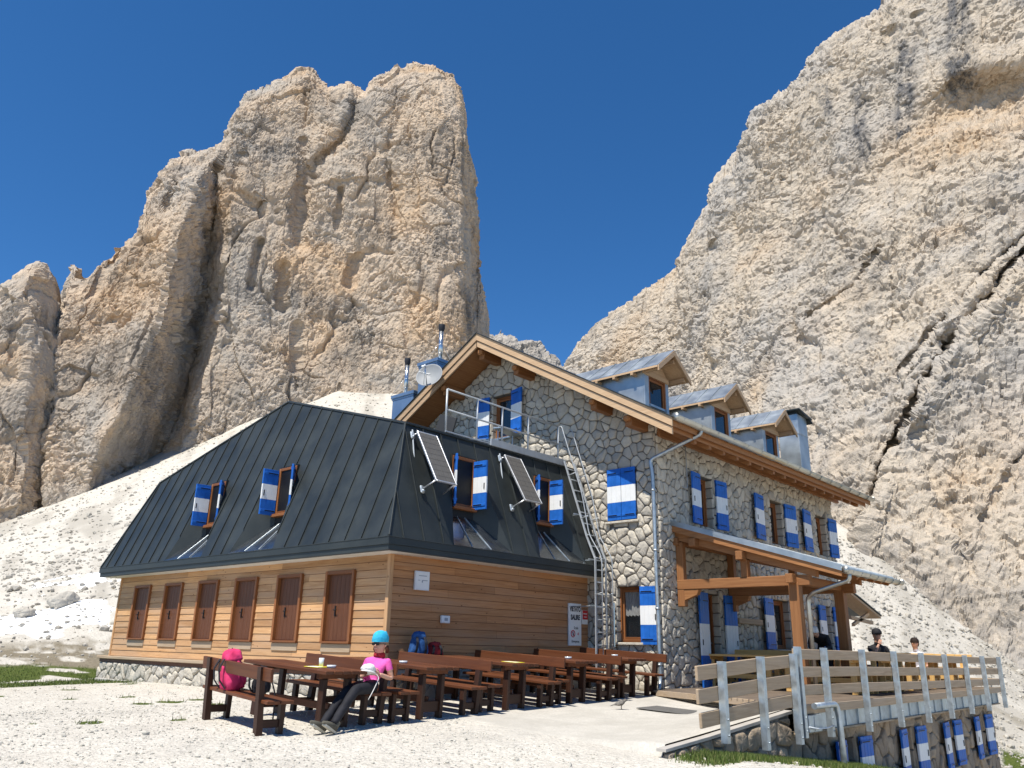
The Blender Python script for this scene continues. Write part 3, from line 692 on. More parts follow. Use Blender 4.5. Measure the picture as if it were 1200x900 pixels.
# ================================================================ masonry
def clip_half(poly, nx, ny, c):
    """keep the side where nx*x+ny*y <= c"""
    out = []
    for i in range(len(poly)):
        p, q = poly[i], poly[(i+1) % len(poly)]
        dp = nx*p[0]+ny*p[1]-c; dq = nx*q[0]+ny*q[1]-c
        if dp <= 0: out.append(p)
        if dp*dq < 0:
            t = dp/(dp-dq); out.append((p[0]+t*(q[0]-p[0]), p[1]+t*(q[1]-p[1])))
    return out
def masonry(mb, outer, holes, to3, size, seed, gap=.017, h=.045, reveal=.22, skip=None, mm=0, ms=1, aspect=1.0):
    """outer: convex polygon ccw in wall coordinates; holes (u0,u1,v0,v1); to3(u,v,h)"""
    rg = random.Random(seed)
    loops = [[Vector((u, v, 0)) for u, v in outer]]
    for (a, b, c, d) in holes: loops.append([Vector(p) for p in ((a, c, 0), (a, d, 0), (b, d, 0), (b, c, 0))])
    flat = [p for l in loops for p in l]
    vs = [to3(p.x, p.y, 0) for p in flat]; fs = []
    n = Vector(to3(0, 0, 1))-Vector(to3(0, 0, 0))
    for t in tessellate_polygon(loops):
        a, b, c = (Vector(vs[i]) for i in t)
        fs.append(tuple(t) if (b-a).cross(c-a).dot(n) > 0 else tuple(reversed(t)))
    mb.add(vs, fs, mm)
    for (a, b, c, d) in holes:
        pts = [(a, c), (b, c), (b, d), (a, d)]
        for i in range(4):
            p, q = pts[i], pts[(i+1) % 4]
            mb.quad(to3(*p, .004), to3(*q, .004), to3(*q, -reveal), to3(*p, -reveal), mm)
            L = math.hypot(q[0]-p[0], q[1]-p[1])          # rough stones lining the reveal
            if i in (1, 3):
                k = max(1, int(L/size)); yy = [0]+sorted(rg.uniform(.15, .85) if k < 2 else (j+rg.uniform(-.2, .2))/k for j in range(1, k))+[1]
                for y0, y1 in zip(yy[:-1], yy[1:]):
                    z0 = p[1]+(q[1]-p[1])*y0; z1 = p[1]+(q[1]-p[1])*y1
                    if z0 > z1: z0, z1 = z1, z0
                    sgn = 1 if i == 1 else -1; e = .012
                    P = [to3(p[0], z0+.012, -reveal+.02), to3(p[0], z0+.012, .02), to3(p[0], z1-.012, .02), to3(p[0], z1-.012, -reveal+.02)]
                    Q = [to3(p[0]-sgn*.022, z0+.03, -reveal+.03), to3(p[0]-sgn*.022, z0+.03, -.01), to3(p[0]-sgn*.022, z1-.03, -.01), to3(p[0]-sgn*.022, z1-.03, -reveal+.03)]
                    mb.add(P+Q, [(4, 5, 6, 7), (0, 1, 5, 4), (1, 2, 6, 5), (2, 3, 7, 6), (3, 0, 4, 7)], ms)
    us = [p[0] for p in outer]; vv = [p[1] for p in outer]; u0, u1, v0, v1 = min(us)-size, max(us)+size, min(vv)-size, max(vv)+size
    pts = []
    sy = size*aspect*.87; j = 0; y = v0
    while y < v1:
        x = u0+(size/2 if j % 2 else 0)
        while x < u1:
            if rg.random() > .20: pts.append((x+rg.uniform(-.46, .46)*size, y+rg.uniform(-.46, .46)*sy))
            x += size
        y += sy; j += 1
    inh = lambda p: any(a < p[0] < b and c < p[1] < d for a, b, c, d in holes)
    pts = [p for p in pts if not inh(p)]
    B = {}
    for i, p in enumerate(pts): B.setdefault((int(p[0]//(2*size)), int(p[1]//(2*size))), []).append(i)
    m = len(outer)
    for i, p in enumerate(pts):
        gx, gy = int(p[0]//(2*size)), int(p[1]//(2*size))
        nb = [k for a in (-1, 0, 1) for b in (-1, 0, 1) for k in B.get((gx+a, gy+b), []) if k != i]
        poly = [(p[0]-2*size, p[1]-2*size), (p[0]+2*size, p[1]-2*size), (p[0]+2*size, p[1]+2*size), (p[0]-2*size, p[1]+2*size)]
        for k in nb:
            q = pts[k]; dx, dy = q[0]-p[0], q[1]-p[1]; L = math.hypot(dx, dy)+1e-9
            if L > 3.4*size: continue
            g = gap*rg.uniform(.35, .75)
            poly = clip_half(poly, dx/L, dy/L, (dx*(p[0]+q[0])/2+dy*(p[1]+q[1])/2)/L-g)
            if len(poly) < 3: break
        if len(poly) < 3: continue
        for k in range(m):
            (ax, ay), (bx, by) = outer[k], outer[(k+1) % m]; L = math.hypot(bx-ax, by-ay)
            nx, ny = (by-ay)/L, -(bx-ax)/L
            poly = clip_half(poly, nx, ny, nx*ax+ny*ay-.004)
            if len(poly) < 3: break
        for (a, b, c, d) in holes:
            if len(poly) < 3: break
            if max(x for x, _ in poly) <= a or min(x for x, _ in poly) >= b or max(y for _, y in poly) <= c or min(y for _, y in poly) >= d: continue
            o = [(a-p[0], -1, 0, -0), (p[0]-b, 1, 0, 0), (c-p[1], 0, -1, 0), (p[1]-d, 0, 1, 0)]
            w = max(range(4), key=lambda t: o[t][0])
            if w == 0: poly = clip_half(poly, 1, 0, a-.008)
            if w == 1: poly = clip_half(poly, -1, 0, -b-.008)
            if w == 2: poly = clip_half(poly, 0, 1, c-.008)
            if w == 3: poly = clip_half(poly, 0, -1, -d-.008)
        if len(poly) < 3: continue
        A = 0; cx = cy = 0
        for k in range(len(poly)):
            (ax, ay), (bx, by) = poly[k], poly[(k+1) % len(poly)]; cr = ax*by-bx*ay; A += cr/2; cx += (ax+bx)*cr/6; cy += (ay+by)*cr/6
        if abs(A) < .0035*(size/.25)**2: continue
        cx /= A; cy /= A
        if skip and skip(cx, cy): continue
        for it in range(2):                                # knock the corners off a little
            np_ = []
            f = .13 if it == 0 else .25
            for k in range(len(poly)):
                (ax, ay), (bx, by) = poly[k], poly[(k+1) % len(poly)]
                if math.hypot(bx-ax, by-ay) < .02 and it: np_.append(((ax+bx)/2, (ay+by)/2)); continue
                np_ += [(ax+(bx-ax)*f, ay+(by-ay)*f), (ax+(bx-ax)*(1-f), ay+(by-ay)*(1-f))]
            poly = np_
        hh = h*rg.uniform(.55, 1.25); tx, ty = rg.uniform(-.10, .10), rg.uniform(-.10, .10)
        n_ = len(poly); V = []
        for sc, hf, jit in ((1, -.012/hh, 0), (.985, .55, .0), (.90, .92, .008), (.55, 1.02, .012)):
            for (x, y) in poly:
                du, dv = (x-cx)*sc, (y-cy)*sc
                V.append(to3(cx+du, cy+dv, hh*hf+(tx*du+ty*dv)*(1 if hf > 0 else 0)+rg.uniform(-jit, jit)))
        V.append(to3(cx, cy, hh*1.04+rg.uniform(-.008, .01)))
        F = []
        for r_ in range(3):
            for k in range(n_):
                k2 = (k+1) % n_; F.append((r_*n_+k, r_*n_+k2, (r_+1)*n_+k2, (r_+1)*n_+k))
        for k in range(n_): F.append((3*n_+k, 3*n_+(k+1) % n_, 4*n_))
        a, b, c = Vector(V[3*n_]), Vector(V[3*n_+1]), Vector(V[4*n_])
        if (b-a).cross(c-a).dot(n) < 0: F = [tuple(reversed(f)) for f in F]
        mb.add(V, F, ms, True)
    return mb

# ================================================================ windows and shutters
def shutter(parent, hinge, u, n, w, z0, z1, handle=True, t=.036, name='shutter', bands=(.335, .665), label=None):
    """hinge: (x, y) of the hinge line, u: horizontal unit along the leaf, n: unit facing outward"""
    u = Vector((*u, 0)).normalized(); n = Vector((*n, 0)).normalized(); zz = Vector((0, 0, 1)); h = Vector((*hinge, 0))
    m = MB(); H_ = z1-z0; e = [0, bands[0], bands[1], 1]
    for i, mi in enumerate((0, 1, 0)):
        a, b = z0+H_*e[i], z0+H_*e[i+1]
        m.obox(h+u*(w/2)+n*(t/2)+zz*((a+b)/2), u, n, w, t, b-a, .0015, mi)
        npl = max(2, int(round(w/.125)))                       # boards of the leaf, both faces
        for s in (1, -1):
            for k in range(npl):
                wk = w/npl
                m.obox(h+u*(wk*(k+.5))+n*(t/2+s*(t/2+.003))+zz*((a+b)/2), u, n, wk-.008, .006, (b-a), .0025, mi)
    for s in (1, -1):
        for zc in (z0+.09*H_, z1-.09*H_):                      # ledges at top and foot
            m.obox(h+u*(w/2)+n*(t/2+s*(t/2+.013))+zz*zc, u, n, w*.94, .014, .055, .004, 0)
            m.obox(h+u*(w*.40)+n*(t/2+s*(t/2+.023))+zz*zc, u, n, w*.62, .004, .022, .001, 2)
        if handle:
            m.obox(h+u*(w*.86)+n*(t/2+s*(t/2+.012))+zz*(z0+.47*H_), u, n, .022, .018, .13, .004, 2)
    for zc in (z0+.1*H_, z1-.1*H_): m.tube([h+zz*(zc-.04)+n*t/2, h+zz*(zc+.04)+n*t/2], .012, 8, 2)
    o = m.build(name, ['blue_paint', 'white_paint', 'black_iron'], parent)
    if label: tag(o, label)
    return o
def window(parent, c, u, n, w, z0, z1, depth=.2, mull=False, sill=True, fw_=.065, glass='window_glass', fmat=('frame_x', 'frame_y', 'frame_z'), sill_mat='base_stone', curtain=False, name='window', sash=True):
    """c: (x, y) centre of the opening on the wall face"""
    u = Vector((*u, 0)).normalized(); n = Vector((*n, 0)).normalized(); zz = Vector((0, 0, 1)); c = Vector((*c, 0))
    back = c-n*depth; m = MB(); hm = 0
    for s in (-1, 1): m.obox(back+u*(s*(w/2-fw_/2))+zz*((z0+z1)/2), u, n, fw_, .09, z1-z0, .006, 1)
    for zc in (z0+fw_/2, z1-fw_/2): m.obox(back+zz*zc, u, n, w-2*fw_, .09, fw_, .006, 0)
    if sash:
        iw, i0, i1 = w-2*fw_, z0+fw_, z1-fw_
        for s in (-1, 1): m.obox(back-n*.012+u*(s*(iw/2-.025))+zz*((i0+i1)/2), u, n, .05, .06, i1-i0, .005, 1)
        for zc in (i0+.025, i1-.025): m.obox(back-n*.012+zz*zc, u, n, iw-.1, .06, .05, .005, 0)
    if mull: m.obox(back-n*.01+zz*((z0+z1)/2), u, n, .07, .07, z1-z0-2*fw_, .005, 1)
    ax = 'frame_x' if abs(u.x) > .7 else 'frame_y'
    o = m.build(name, [ax, 'frame_z'], parent)
    g = MB(); g.obox(back-n*.02+zz*((z0+z1)/2), u, n, w-2*fw_, .01, z1-z0-2*fw_, .001); g.build('pane', glass, o)
    if sill:
        g = MB(); g.obox(c+n*.02-zz*(.035)+zz*z0, u, n, w+.14, .2, .055, .01); g.build('sill', sill_mat, o)
    if curtain:
        g = MB(); k = 34; P = []
        for i in range(k+1):
            f = i/k; q = back-n*(.055+.012*math.sin(f*40))+u*((f-.5)*(w-2*fw_)); zb = z0+(z1-z0)*(.46+.025*abs(math.sin(f*math.pi*6)))
            P += [q+zz*zb, q+zz*(z1-fw_)]
        g.add(P, [(2*i, 2*i+2, 2*i+3, 2*i+1) for i in range(k)], 0, True); g.build('curtain', 'curtain_white', o)
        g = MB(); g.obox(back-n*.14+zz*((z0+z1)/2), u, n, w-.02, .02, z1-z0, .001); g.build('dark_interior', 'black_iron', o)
    return o

# ================================================================ THE STONE HUT
XG, XE, YL, YB, YR = 16.32, 27.40, 9.94, 20.30, 15.15
hut = thing('stone_hut', 'stone mountain hut with timber eaves, metal dormers and blue and white shutters', 'mountain hut', (XG, YL, -1.0))
ZRG = 8.61
def zr(y): return ZRG-(.575*(YR-y) if y < YR else .59*(y-YR))
gz_ = lambda y: zr(y)-.36
w = MB()
gh = [(10.50, 11.31, 2.97, 4.25), (10.46, 11.16, .17, 1.42), (14.60, 15.38, 5.66, 6.95)]
gout = [(YL, -1.35), (YB, -1.35), (YB, gz_(YB)), (YR, gz_(YR)), (YL, gz_(YL))]
masonry(w, gout, gh, lambda u, v, h: (XG-h, u, v), .235, 3, skip=lambda u, v: (u > 12.15 and v < 4.25))
lsh = [(18.25, 19.05, 3.02, 4.30), (22.50, 23.36, 3.02, 4.28), (25.93, 26.80, 3.02, 4.28), (18.32, 19.06, -.83, 1.36), (22.25, 23.30, .10, 1.42), (25.82, 26.46, .10, 1.42)]
lout = [(XG, -1.35), (XE, -1.35), (XE, gz_(YL)-.02), (XG, gz_(YL)-.02)]
masonry(w, lout, lsh, lambda u, v, h: (u, YL-h, v), .225, 5, reveal=.24)
# far gable and back, plain
w.add([(XE, YL, -3.4), (XE, YB, -3.4), (XE, YB, gz_(YB)), (XE, YR, gz_(YR)), (XE, YL, gz_(YL))], [(0, 1, 2, 3, 4)], 1)
w.quad((XE, YB, -1.35), (XG, YB, -1.35), (XG, YB, gz_(YB)), (XE, YB, gz_(YB)), 1)
w.build('wall', ['mortar', 'wall_stone'], hut)
# --- roof
VX, FX = 15.32, 28.25
def slope_prism(m, y0, y1, top, thick, x0, x1, mi=0):
    P = [(x0, y0, zr(y0)-top), (x0, y1, zr(y1)-top), (x0, y1, zr(y1)-top-thick), (x0, y0, zr(y0)-top-thick)]
    m.prism(P, (x1-x0, 0, 0), mi)
m = MB()
slope_prism(m, 8.86, YR, -.03, .028, VX-.03, FX+.03); slope_prism(m, YR, 21.35, -.03, .028, VX-.03, FX+.03)
roof = m.build('roof', 'anthracite_metal', hut)
m = MB()
slope_prism(m, 8.90, YR, .0, .20, VX+.045, FX-.04); slope_prism(m, YR, 21.3, .0, .20, VX+.045, FX-.04)
m.build('roof_deck', 'timber_y', roof)
m = MB()
slope_prism(m, 9.0, YR, .205, .13, VX+.16, FX-.16); slope_prism(m, YR, 21.2, .205, .13, VX+.16, FX-.16)
m.build('soffit', 'timber_x', roof)
for (y0, y1) in ((8.88, YR), (YR, 21.34)):
    m = MB(); slope_prism(m, y0, y1, .0, .205, VX, VX+.042); m.build('upper_verge_board', 'fascia_y', roof); m = MB(); slope_prism(m, y0, y1, .0, .205, FX-.038, FX); m.build('upper_verge_board', 'fascia_y', roof)
    m = MB(); slope_prism(m, y0+.03, y1, .228, .17, VX+.03, VX+.085); m.build('lower_verge_board', 'fascia_y', roof)
# beam ends under the verge
for (y, z, wd, hh) in ((YR, 8.03, .20, .30), (13.82, 7.27, .18, .26), (11.22, 5.80, .18, .26), (10.20, 5.20, .2, .26), (16.62, 7.24, .2, .3), (19.4, 5.62, .2, .3)):
    m = MB(); X0 = VX+.24
    m.obox((X0+(XG+.1-X0)/2, y, z), (1, 0, 0), (0, 1, 0), XG+.1-X0, wd, hh, .012)
    m.obox((X0-.05, y, z+.05), (1, 0, 0), (0, 1, 0), .14, wd*.96, hh*.55, .04); m.build('purlin', 'timber_x', hut)
m = MB(); m.bbox(XG+.05, FX-.3, 9.83, 9.935, 4.93, 5.16, .01); m.build('wall_plate', 'timber_x', hut)
x = XG+.25
while x < FX-.2:                                             # rafter tails under the long eave
    m = MB(); P = [(x, 9.03, zr(9.03)-.335), (x, 9.92, zr(9.92)-.335), (x, 9.92, zr(9.92)-.47), (x, 9.12, zr(9.12)-.47), (x, 9.03, zr(9.03)-.42)]
    m.prism(P, (.11, 0, 0)); m.build('rafter', 'timber_y', hut); x += .72
def gutter(parent, p, q, r=.085, hooks=.8, name='gutter'):
    p, q = Vector(p), Vector(q); d = (q-p).normalized(); side = Vector((d.y, -d.x, 0)).normalized(); zz = Vector((0, 0, 1)); m = MB(); n = 10
    vs = []; fs = []
    for e in (p, q):
        for rad in (r, r-.006):
            for k in range(n+1):
                a = math.pi*(1+k/n); vs.append(e+side*(math.cos(a)*rad)+zz*(math.sin(a)*rad))
    N = n+1
    for k in range(n): fs += [(k, k+1, 2*N+k+1, 2*N+k), (N+k+1, N+k, 3*N+k, 3*N+k+1), (k, N+k, N+k+1, k+1), (2*N+k, 2*N+k+1, 3*N+k+1, 3*N+k)]
    m.add(vs, fs, 0, True)
    for s in (1, -1): m.tube([p+side*s*r+zz*.002, q+side*s*r+zz*.002], .011, 6)
    L = (q-p).length; x = .25
    while x < L:
        c = p+d*x; m.tube([c+side*(math.cos(math.pi*(1+k/8))*(r+.006))+zz*(math.sin(math.pi*(1+k/8))*(r+.006)) for k in range(9)], .011, 5); x += hooks
    m.lathe([(.0, 0), (r-.002, 0), (r-.002, .004), (0, .004)], p, 16, 0, d); m.lathe([(.0, 0), (r-.002, 0), (r-.002, .004), (0, .004)], q, 16, 0, d)
    return m.build(name, 'gutter_metal', parent)
def pipe_path(pts, rad=.12, n=5):
    """round the corners of a polyline"""
    P = [Vector(p) for p in pts]; out = [P[0]]
    for i in range(1, len(P)-1):
        a = (P[i-1]-P[i]); b = (P[i+1]-P[i]); ra = min(rad, a.length*.45, b.length*.45); A = P[i]+a.normalized()*ra; B = P[i]+b.normalized()*ra
        for k in range(n+1):
            t = k/n; out.append(A*(1-t)**2+P[i]*2*t*(1-t)+B*t*t)
    return out+[P[-1]]
gutter(hut, (VX+.03, 8.80, 5.02), (FX, 8.80, 5.02), .095)
m = MB(); m.tube(pipe_path([(16.55, 8.82, 5.0), (16.55, 8.84, 4.86), (16.18, 10.02, 4.33), (16.2, 9.98, 4.0), (16.21, 9.97, -.62), (16.05, 9.92, -.86)], .1), .045, 10)
dp = m.build('downpipe', 'galvanised', hut)
for z in (3.6, 2.2, .9, -.3): m = MB(); m.lathe([(.05, -.02), (.056, -.02), (.056, .02), (.05, .02)], (16.205, 9.975, z), 12); m.box(16.2, 16.33, 9.96, 9.985, z-.01, z+.01); m.build('pipe_clip', 'galvanised', dp)
m = MB(); m.tube(pipe_path([(17.62, 9.86, 4.95), (17.63, 9.86, 3.95), (17.5, 9.80, 3.82), (17.36, 9.85, 3.85)], .08), .012, 6); m.build('cable', 'grey_print', hut)
# --- gable openings
gw = window(hut, (XG, 10.905), (0, 1), (-1, 0), .81, 2.97, 4.25, .12)
shutter(gw, (XG-.055, 11.315), (0, -1), (-1, 0), .405, 2.985, 4.25, False, bands=(.34, .66)); shutter(gw, (XG-.055, 10.495), (0, 1), (-1, 0), .405, 2.985, 4.25, False, bands=(.34, .66))
gw = window(hut, (XG, 10.81), (0, 1), (-1, 0), .70, .17, 1.42, .17, glass='clear_glass', curtain=True, sill_mat='base_stone')
shutter(gw, (XG-.07, 10.45), (.05, -1), (-1, -.05), .46, .12, 1.40)
gw = window(hut, (XG, 14.99), (0, 1), (-1, 0), .78, 5.66, 6.95, .2, sill=True, name='attic_door', sill_mat='galvanised')
shutter(gw, (XG-.06, 15.42), (-.12, 1), (-1, -.12), .46, 5.68, 6.95, False); shutter(gw, (XG-.06, 14.56), (-.26, -1), (-1, .26), .50, 5.68, 6.98, False)
# --- long side openings
for i, ((a, b, z0, z1), (l0, l1), (r0, r1)) in enumerate(zip(lsh, ((17.72, 18.22), (21.20, 21.87), (24.55, 25.27), (17.76, 18.28), (21.31, 21.98), (25.11, 25.76)),
                                                        ((19.10, 19.60), (23.40, 24.05), (26.83, 27.38), (19.20, 19.72), (23.36, 23.95), (26.48, 27.02)))):
    if i == 3:
        d = window(hut, ((a+b)/2, YL), (1, 0), (0, -1), b-a, z0, z1, .22, sill=False, name='door', sash=False)
        m = MB()
        for k in range(5): m.obox(((a+b)/2-.24+k*.12, YL+.235, (z0+z1)/2), (1, 0, 0), (0, 1, 0), .112, .04, z1-z0-.14, .006)
        m.build('door_leaf', 'brown_z', d); m = MB(); m.tube([(b-.17, YL+.2, .2), (b-.17, YL+.15, .2), (b-.28, YL+.15, .2)], .012, 8); m.build('handle', 'steel_pipe', d)
        lo = -.82
    else:
        d = window(hut, ((a+b)/2, YL), (1, 0), (0, -1), b-a, z0, z1, .22, sill=(i > 2), name='window'); lo = z0-.01
    shutter(d, (l1, YL-.09), (-1, -.10), (-.10, -1), l1-l0, lo, z1); shutter(d, (r0, YL-.06), (1, -.10), (.10, -1), r1-r0, lo, z1)
m = MB(); m.bbox(19.85, 21.22, 9.80, 9.88, .70, .84, .01); m.bbox(20.0, 20.06, 9.86, 9.93, .72, .82); m.bbox(21.0, 21.06, 9.86, 9.93, .72, .82); m.build('wall_rail', 'grey_x', hut)
# --- dormers
def dormer(xc):
    yf, zb, ze, zt = 10.30, zr(10.30)-.05, 6.80, 7.36; wl, wr = xc-.62, xc+.52
    ym = lambda z: YR-(ZRG-z)/.575
    m = MB(); m.bbox(wl-.002, wr+.002, yf-.015, yf+.03, zb, zb+.16, .004); m.bbox(wl-.003, wl+.19, yf-.02, yf+.03, zb, ze-.03, .004); m.bbox(wr-.13, wr+.003, yf-.02, yf+.03, zb, ze-.03, .004)
    d = m.build('dormer', 'zinc_sheet', hut)
    for xx, s in ((wl, -1), (wr, 1)):
        P = [(xx, yf+.032, zb), (xx, ym(ze)+.1, ze-.06), (xx, yf+.032, ze+.02)]; m = MB(); m.prism(P, (.04*(-s), 0, 0), 0); m.build('cheek', 'zinc_sheet', d)
    m = MB(); m.prism([(wl, yf-.01, ze-.04), (wr, yf-.01, ze-.04), (xc-.02, yf-.01, zt-.05)], (0, .04, 0)); m.bbox(wl, wr, yf-.05, yf+.02, ze-.16, ze-.03, .006); m.build('dormer_gable', 'fascia_x', d)
    window(d, ((wl+wr)/2+.03, yf-.02), (1, 0), (0, -1), wr-wl-.32, zb+.05, ze-.15, .05, sill=False, fw_=.05)
    # little roof
    y0 = yf-.52; ex = .80; k = (zt-ze)/ex*1.0
    for s in (-1, 1):
        e = xc+s*ex
        zel = zt-.60
        m = MB(); P = [(xc, y0, zt), (e, y0, zel), (e, y0, zel-.03), (xc, y0, zt-.03)]
        yb_r, yb_e = ym(zt)+.05, ym(zel)+.05
        def slab(m, P0, dz0, dz1, yy, mi=0):
            a = (xc, yy, zt-dz0); b = (e, yy, zel-dz0); c = (e, yb_e, zel-dz0); dd = (xc, yb_r, zt-dz0)
            m.prism([a, b, c, dd], (0, 0, dz0-dz1), mi)
        slab(m, P, 0, .022, y0-.02, 0)
        for j in range(1, 7):                                # standing seams
            yy = y0+j*.44
            m.bar((xc+s*.02, yy, zt+.0), (e, yy, zel+.0), .02, .03, (0, 0, 1), .003) if yy < yb_e else None
        rf = m.build('dormer_roof', 'zinc_sheet', d)
        m = MB(); slab(m, P, .024, .075, y0+.01, 0); m.build('boarding', 'fascia_x', rf)
        m = MB(); m.prism([(xc, y0+.0, zt-.024), (e, y0+.0, zel-.024), (e, y0, zel-.17), (xc, y0, zt-.17)], (0, -.035, 0)); m.build('barge_board', 'fascia_x', rf)
        for zz_ in (0.18, .80):                                # purlin ends
            xx = xc+s*ex*zz_; zq = zt-.60*zz_-.16
            m = MB(); m.obox((xx, y0+.30, zq), (0, 1, 0), (1, 0, 0), .46, .09, .12, .008); m.build('purlin_end', 'fascia_y', d)
        for j in range(4):
            yy = yf+.25+j*.55
            if yy > ym(zel)-.2: break
            m = MB(); m.obox((e-s*.10, yy, zel-.10), (1, 0, 0), (0, 1, 0), .22, .08, .09, .01); m.build('rafter_tail', 'fascia_x', d)
    return d
for xc in (17.10, 20.56, 23.87): dormer(xc)
# --- chimneys
m = MB(); m.bbox(25.82, 26.58, 10.15, 10.85, 5.4, 7.72, .012); m.bbox(25.80, 26.60, 10.13, 10.87, 7.02, 7.06, .004)
ch = m.build('chimney', 'zinc_sheet', hut)
m = MB(); m.prism([(25.66, 10.0, 7.86), (26.74, 10.0, 7.70), (26.74, 10.0, 7.66), (26.2, 10.0, 7.70), (25.66, 10.0, 7.82)], (0, 1.0, 0)); m.prism([(26.55, 10.02, 7.70), (26.80, 10.02, 7.60), (26.80, 10.02, 7.54), (26.55, 10.02, 7.64)], (0, .96, 0))
m.bbox(25.84, 26.56, 10.17, 10.83, 7.70, 7.78, .004); m.build('chimney_cap', 'anthracite_metal', ch)
for (x0, y0, x1, y1, zt, pr, px_, py_, ph_, lb) in ((16.6, 18.16, 17.3, 19.05, 8.92, .075, 16.95, 18.42, 1.16, 0), (16.6, 19.25, 17.3, 20.3, 8.02, .07, 16.9, 20.0, 1.2, 1)):
    m = MB(); m.bbox(x0, x1, y0, y1, 4.9, zt-.12, .01); m.bbox(x0-.05, x1+.05, y0-.05, y1+.05, zt-.12, zt, .01); m.bbox(x0-.02, x1+.02, y0-.02, y1+.02, zt-.18, zt-.118, .005)
    ch = m.build('chimney', 'chimney_blue', hut)
    m = MB(); m.tube([(px_, py_, zt-.02), (px_, py_, zt+ph_)], pr, 14); fl = m.build('flue_pipe', 'steel_pipe', ch)
    for z in (.3, .62, .92): m = MB(); m.lathe([(pr, -.012), (pr+.008, 0), (pr, .012)], (px_, py_, zt+z), 14); m.build('pipe_band', 'steel_pipe', ch)
    m = MB(); m.lathe([(.0, .17), (pr*1.45, .17), (pr*1.5, .15), (pr*1.5, .03), (pr*1.1, -.06), (pr*1.0, -.08)], (px_, py_, zt+ph_), 14); m.lathe([(0, .171), (pr*.9, .172)], (px_, py_, zt+ph_), 14); m.build('flue_cap', 'pipe_cap', ch)
    m = MB(); m.tube([(px_, py_, zt+.75), (px_-.3, py_+.42, zt)], .006, 5); m.tube([(px_, py_, zt+.75), (px_+.3, py_-.25, zt)], .006, 5); m.build('guy_wire', 'steel_pipe', ch)

# --- porch over the door
PX0, PX1, PE = 16.82, 20.42, 6.02
zp = lambda y: 1.70+.314*(y-PE)
po = MB(); P = [(PX0, PE, zp(PE)), (PX0, YL-.03, zp(YL-.03)), (PX0, YL-.03, zp(YL-.03)-.03), (PX0, PE, zp(PE)-.03)]
po.prism(P, (PX1-PX0, 0, 0)); po.prism([(PX0-.02, PE-.02, zp(PE)+.035), (PX0-.02, YL-.03, zp(YL)+.035), (PX0-.02, YL-.03, zp(YL)-.09), (PX0-.02, PE-.02, zp(PE)-.09)], (.03, 0, 0))
for j in range(7): po.bar((PX0+.3+j*.5, PE, zp(PE)+.01), (PX0+.3+j*.5, YL-.04, zp(YL)+.01), .02, .03, (0, 0, 1), .002)
porch = po.build('porch', 'zinc_sheet', hut)
m = MB(); m.prism([(PX0+.03, PE+.02, zp(PE)-.034), (PX0+.03, YL-.04, zp(YL)-.034), (PX0+.03, YL-.04, zp(YL)-.09), (PX0+.03, PE+.02, zp(PE)-.09)], (PX1-PX0-.06, 0, 0)); m.build('boarding', 'timber_y', porch)
m = MB(); m.prism([(PX0+.012, PE, zp(PE)-.05), (PX0+.012, YL-.04, zp(YL)-.05), (PX0+.012, YL-.04, zp(YL)-.24), (PX0+.012, PE, zp(PE)-.20)], (.03, 0, 0)); m.build('verge_board', 'timber_y', porch)
x = PX0+.22
while x < PX1-.1:
    m = MB(); m.prism([(x, PE+.06, zp(PE)-.09), (x, YL-.05, zp(YL)-.09), (x, YL-.05, zp(YL)-.21), (x, PE+.14, zp(PE)-.17)], (.09, 0, 0)); m.build('rafter', 'timber_y', porch); x += .5
for y in (9.35, 8.2, 7.1):                                   # purlins, their lit ends at the verge
    m = MB(); zc = zp(y)-.345 if y != 7.1 else 1.50; m.obox(((PX0-.06+PX1)/2, y, zc), (1, 0, 0), (0, 1, 0), PX1-PX0+.06, .16, .19, .01); m.build('purlin', 'timber_x', porch)
for x in (17.06, 19.62):
    m = MB(); m.bbox(x-.11, x+.11, 6.99, 7.21, -.80, 1.42, .012); m.build('post', 'timber_z', porch)
    m = MB(); m.bbox(x-.09, x+.09, 6.75, 9.90, 1.36, 1.58, .012); m.build('tie_beam', 'timber_y', porch)
    m = MB(); m.prism([(x-.08, 6.6, zp(6.6)-.215), (x-.08, 9.9, zp(9.9)-.215), (x-.08, 9.9, zp(9.9)-.40), (x-.08, 6.6, zp(6.6)-.36)], (.16, 0, 0)); m.build('principal_rafter', 'timber_y', porch)
    m = MB(); m.bbox(x-.08, x+.08, 9.72, 9.90, .98, 2.45, .01); m.build('strut', 'timber_z', porch); m = MB(); m.bbox(x-.08, x+.08, 8.12, 8.28, 1.58, 2.1, .01); m.build('strut', 'timber_z', porch)
    m = MB(); m.prism([(x-.07, 9.72, 1.355), (x-.07, 9.35, 1.355), (x-.07, 9.40, 1.24), (x-.07, 9.72, 1.12)], (.14, 0, 0)); m.build('bracket', 'timber_y', porch)
m = MB(); m.bbox(16.9, 20.3, 9.80, 9.93, 2.38, 2.56, .01); m.build('ledger', 'timber_x', porch)
gutter(porch, (PX0+.05, PE-.07, 1.63), (PX1, PE-.07, 1.63), .08, .5)
m = MB(); m.tube(pipe_path([(17.05, PE-.07, 1.60), (17.05, PE-.07, 1.44), (17.12, 6.74, 1.22), (17.18, 6.90, 1.12), (17.18, 6.90, -.75)], .12), .045, 12); m.build('downpipe', 'gutter_metal', porch)
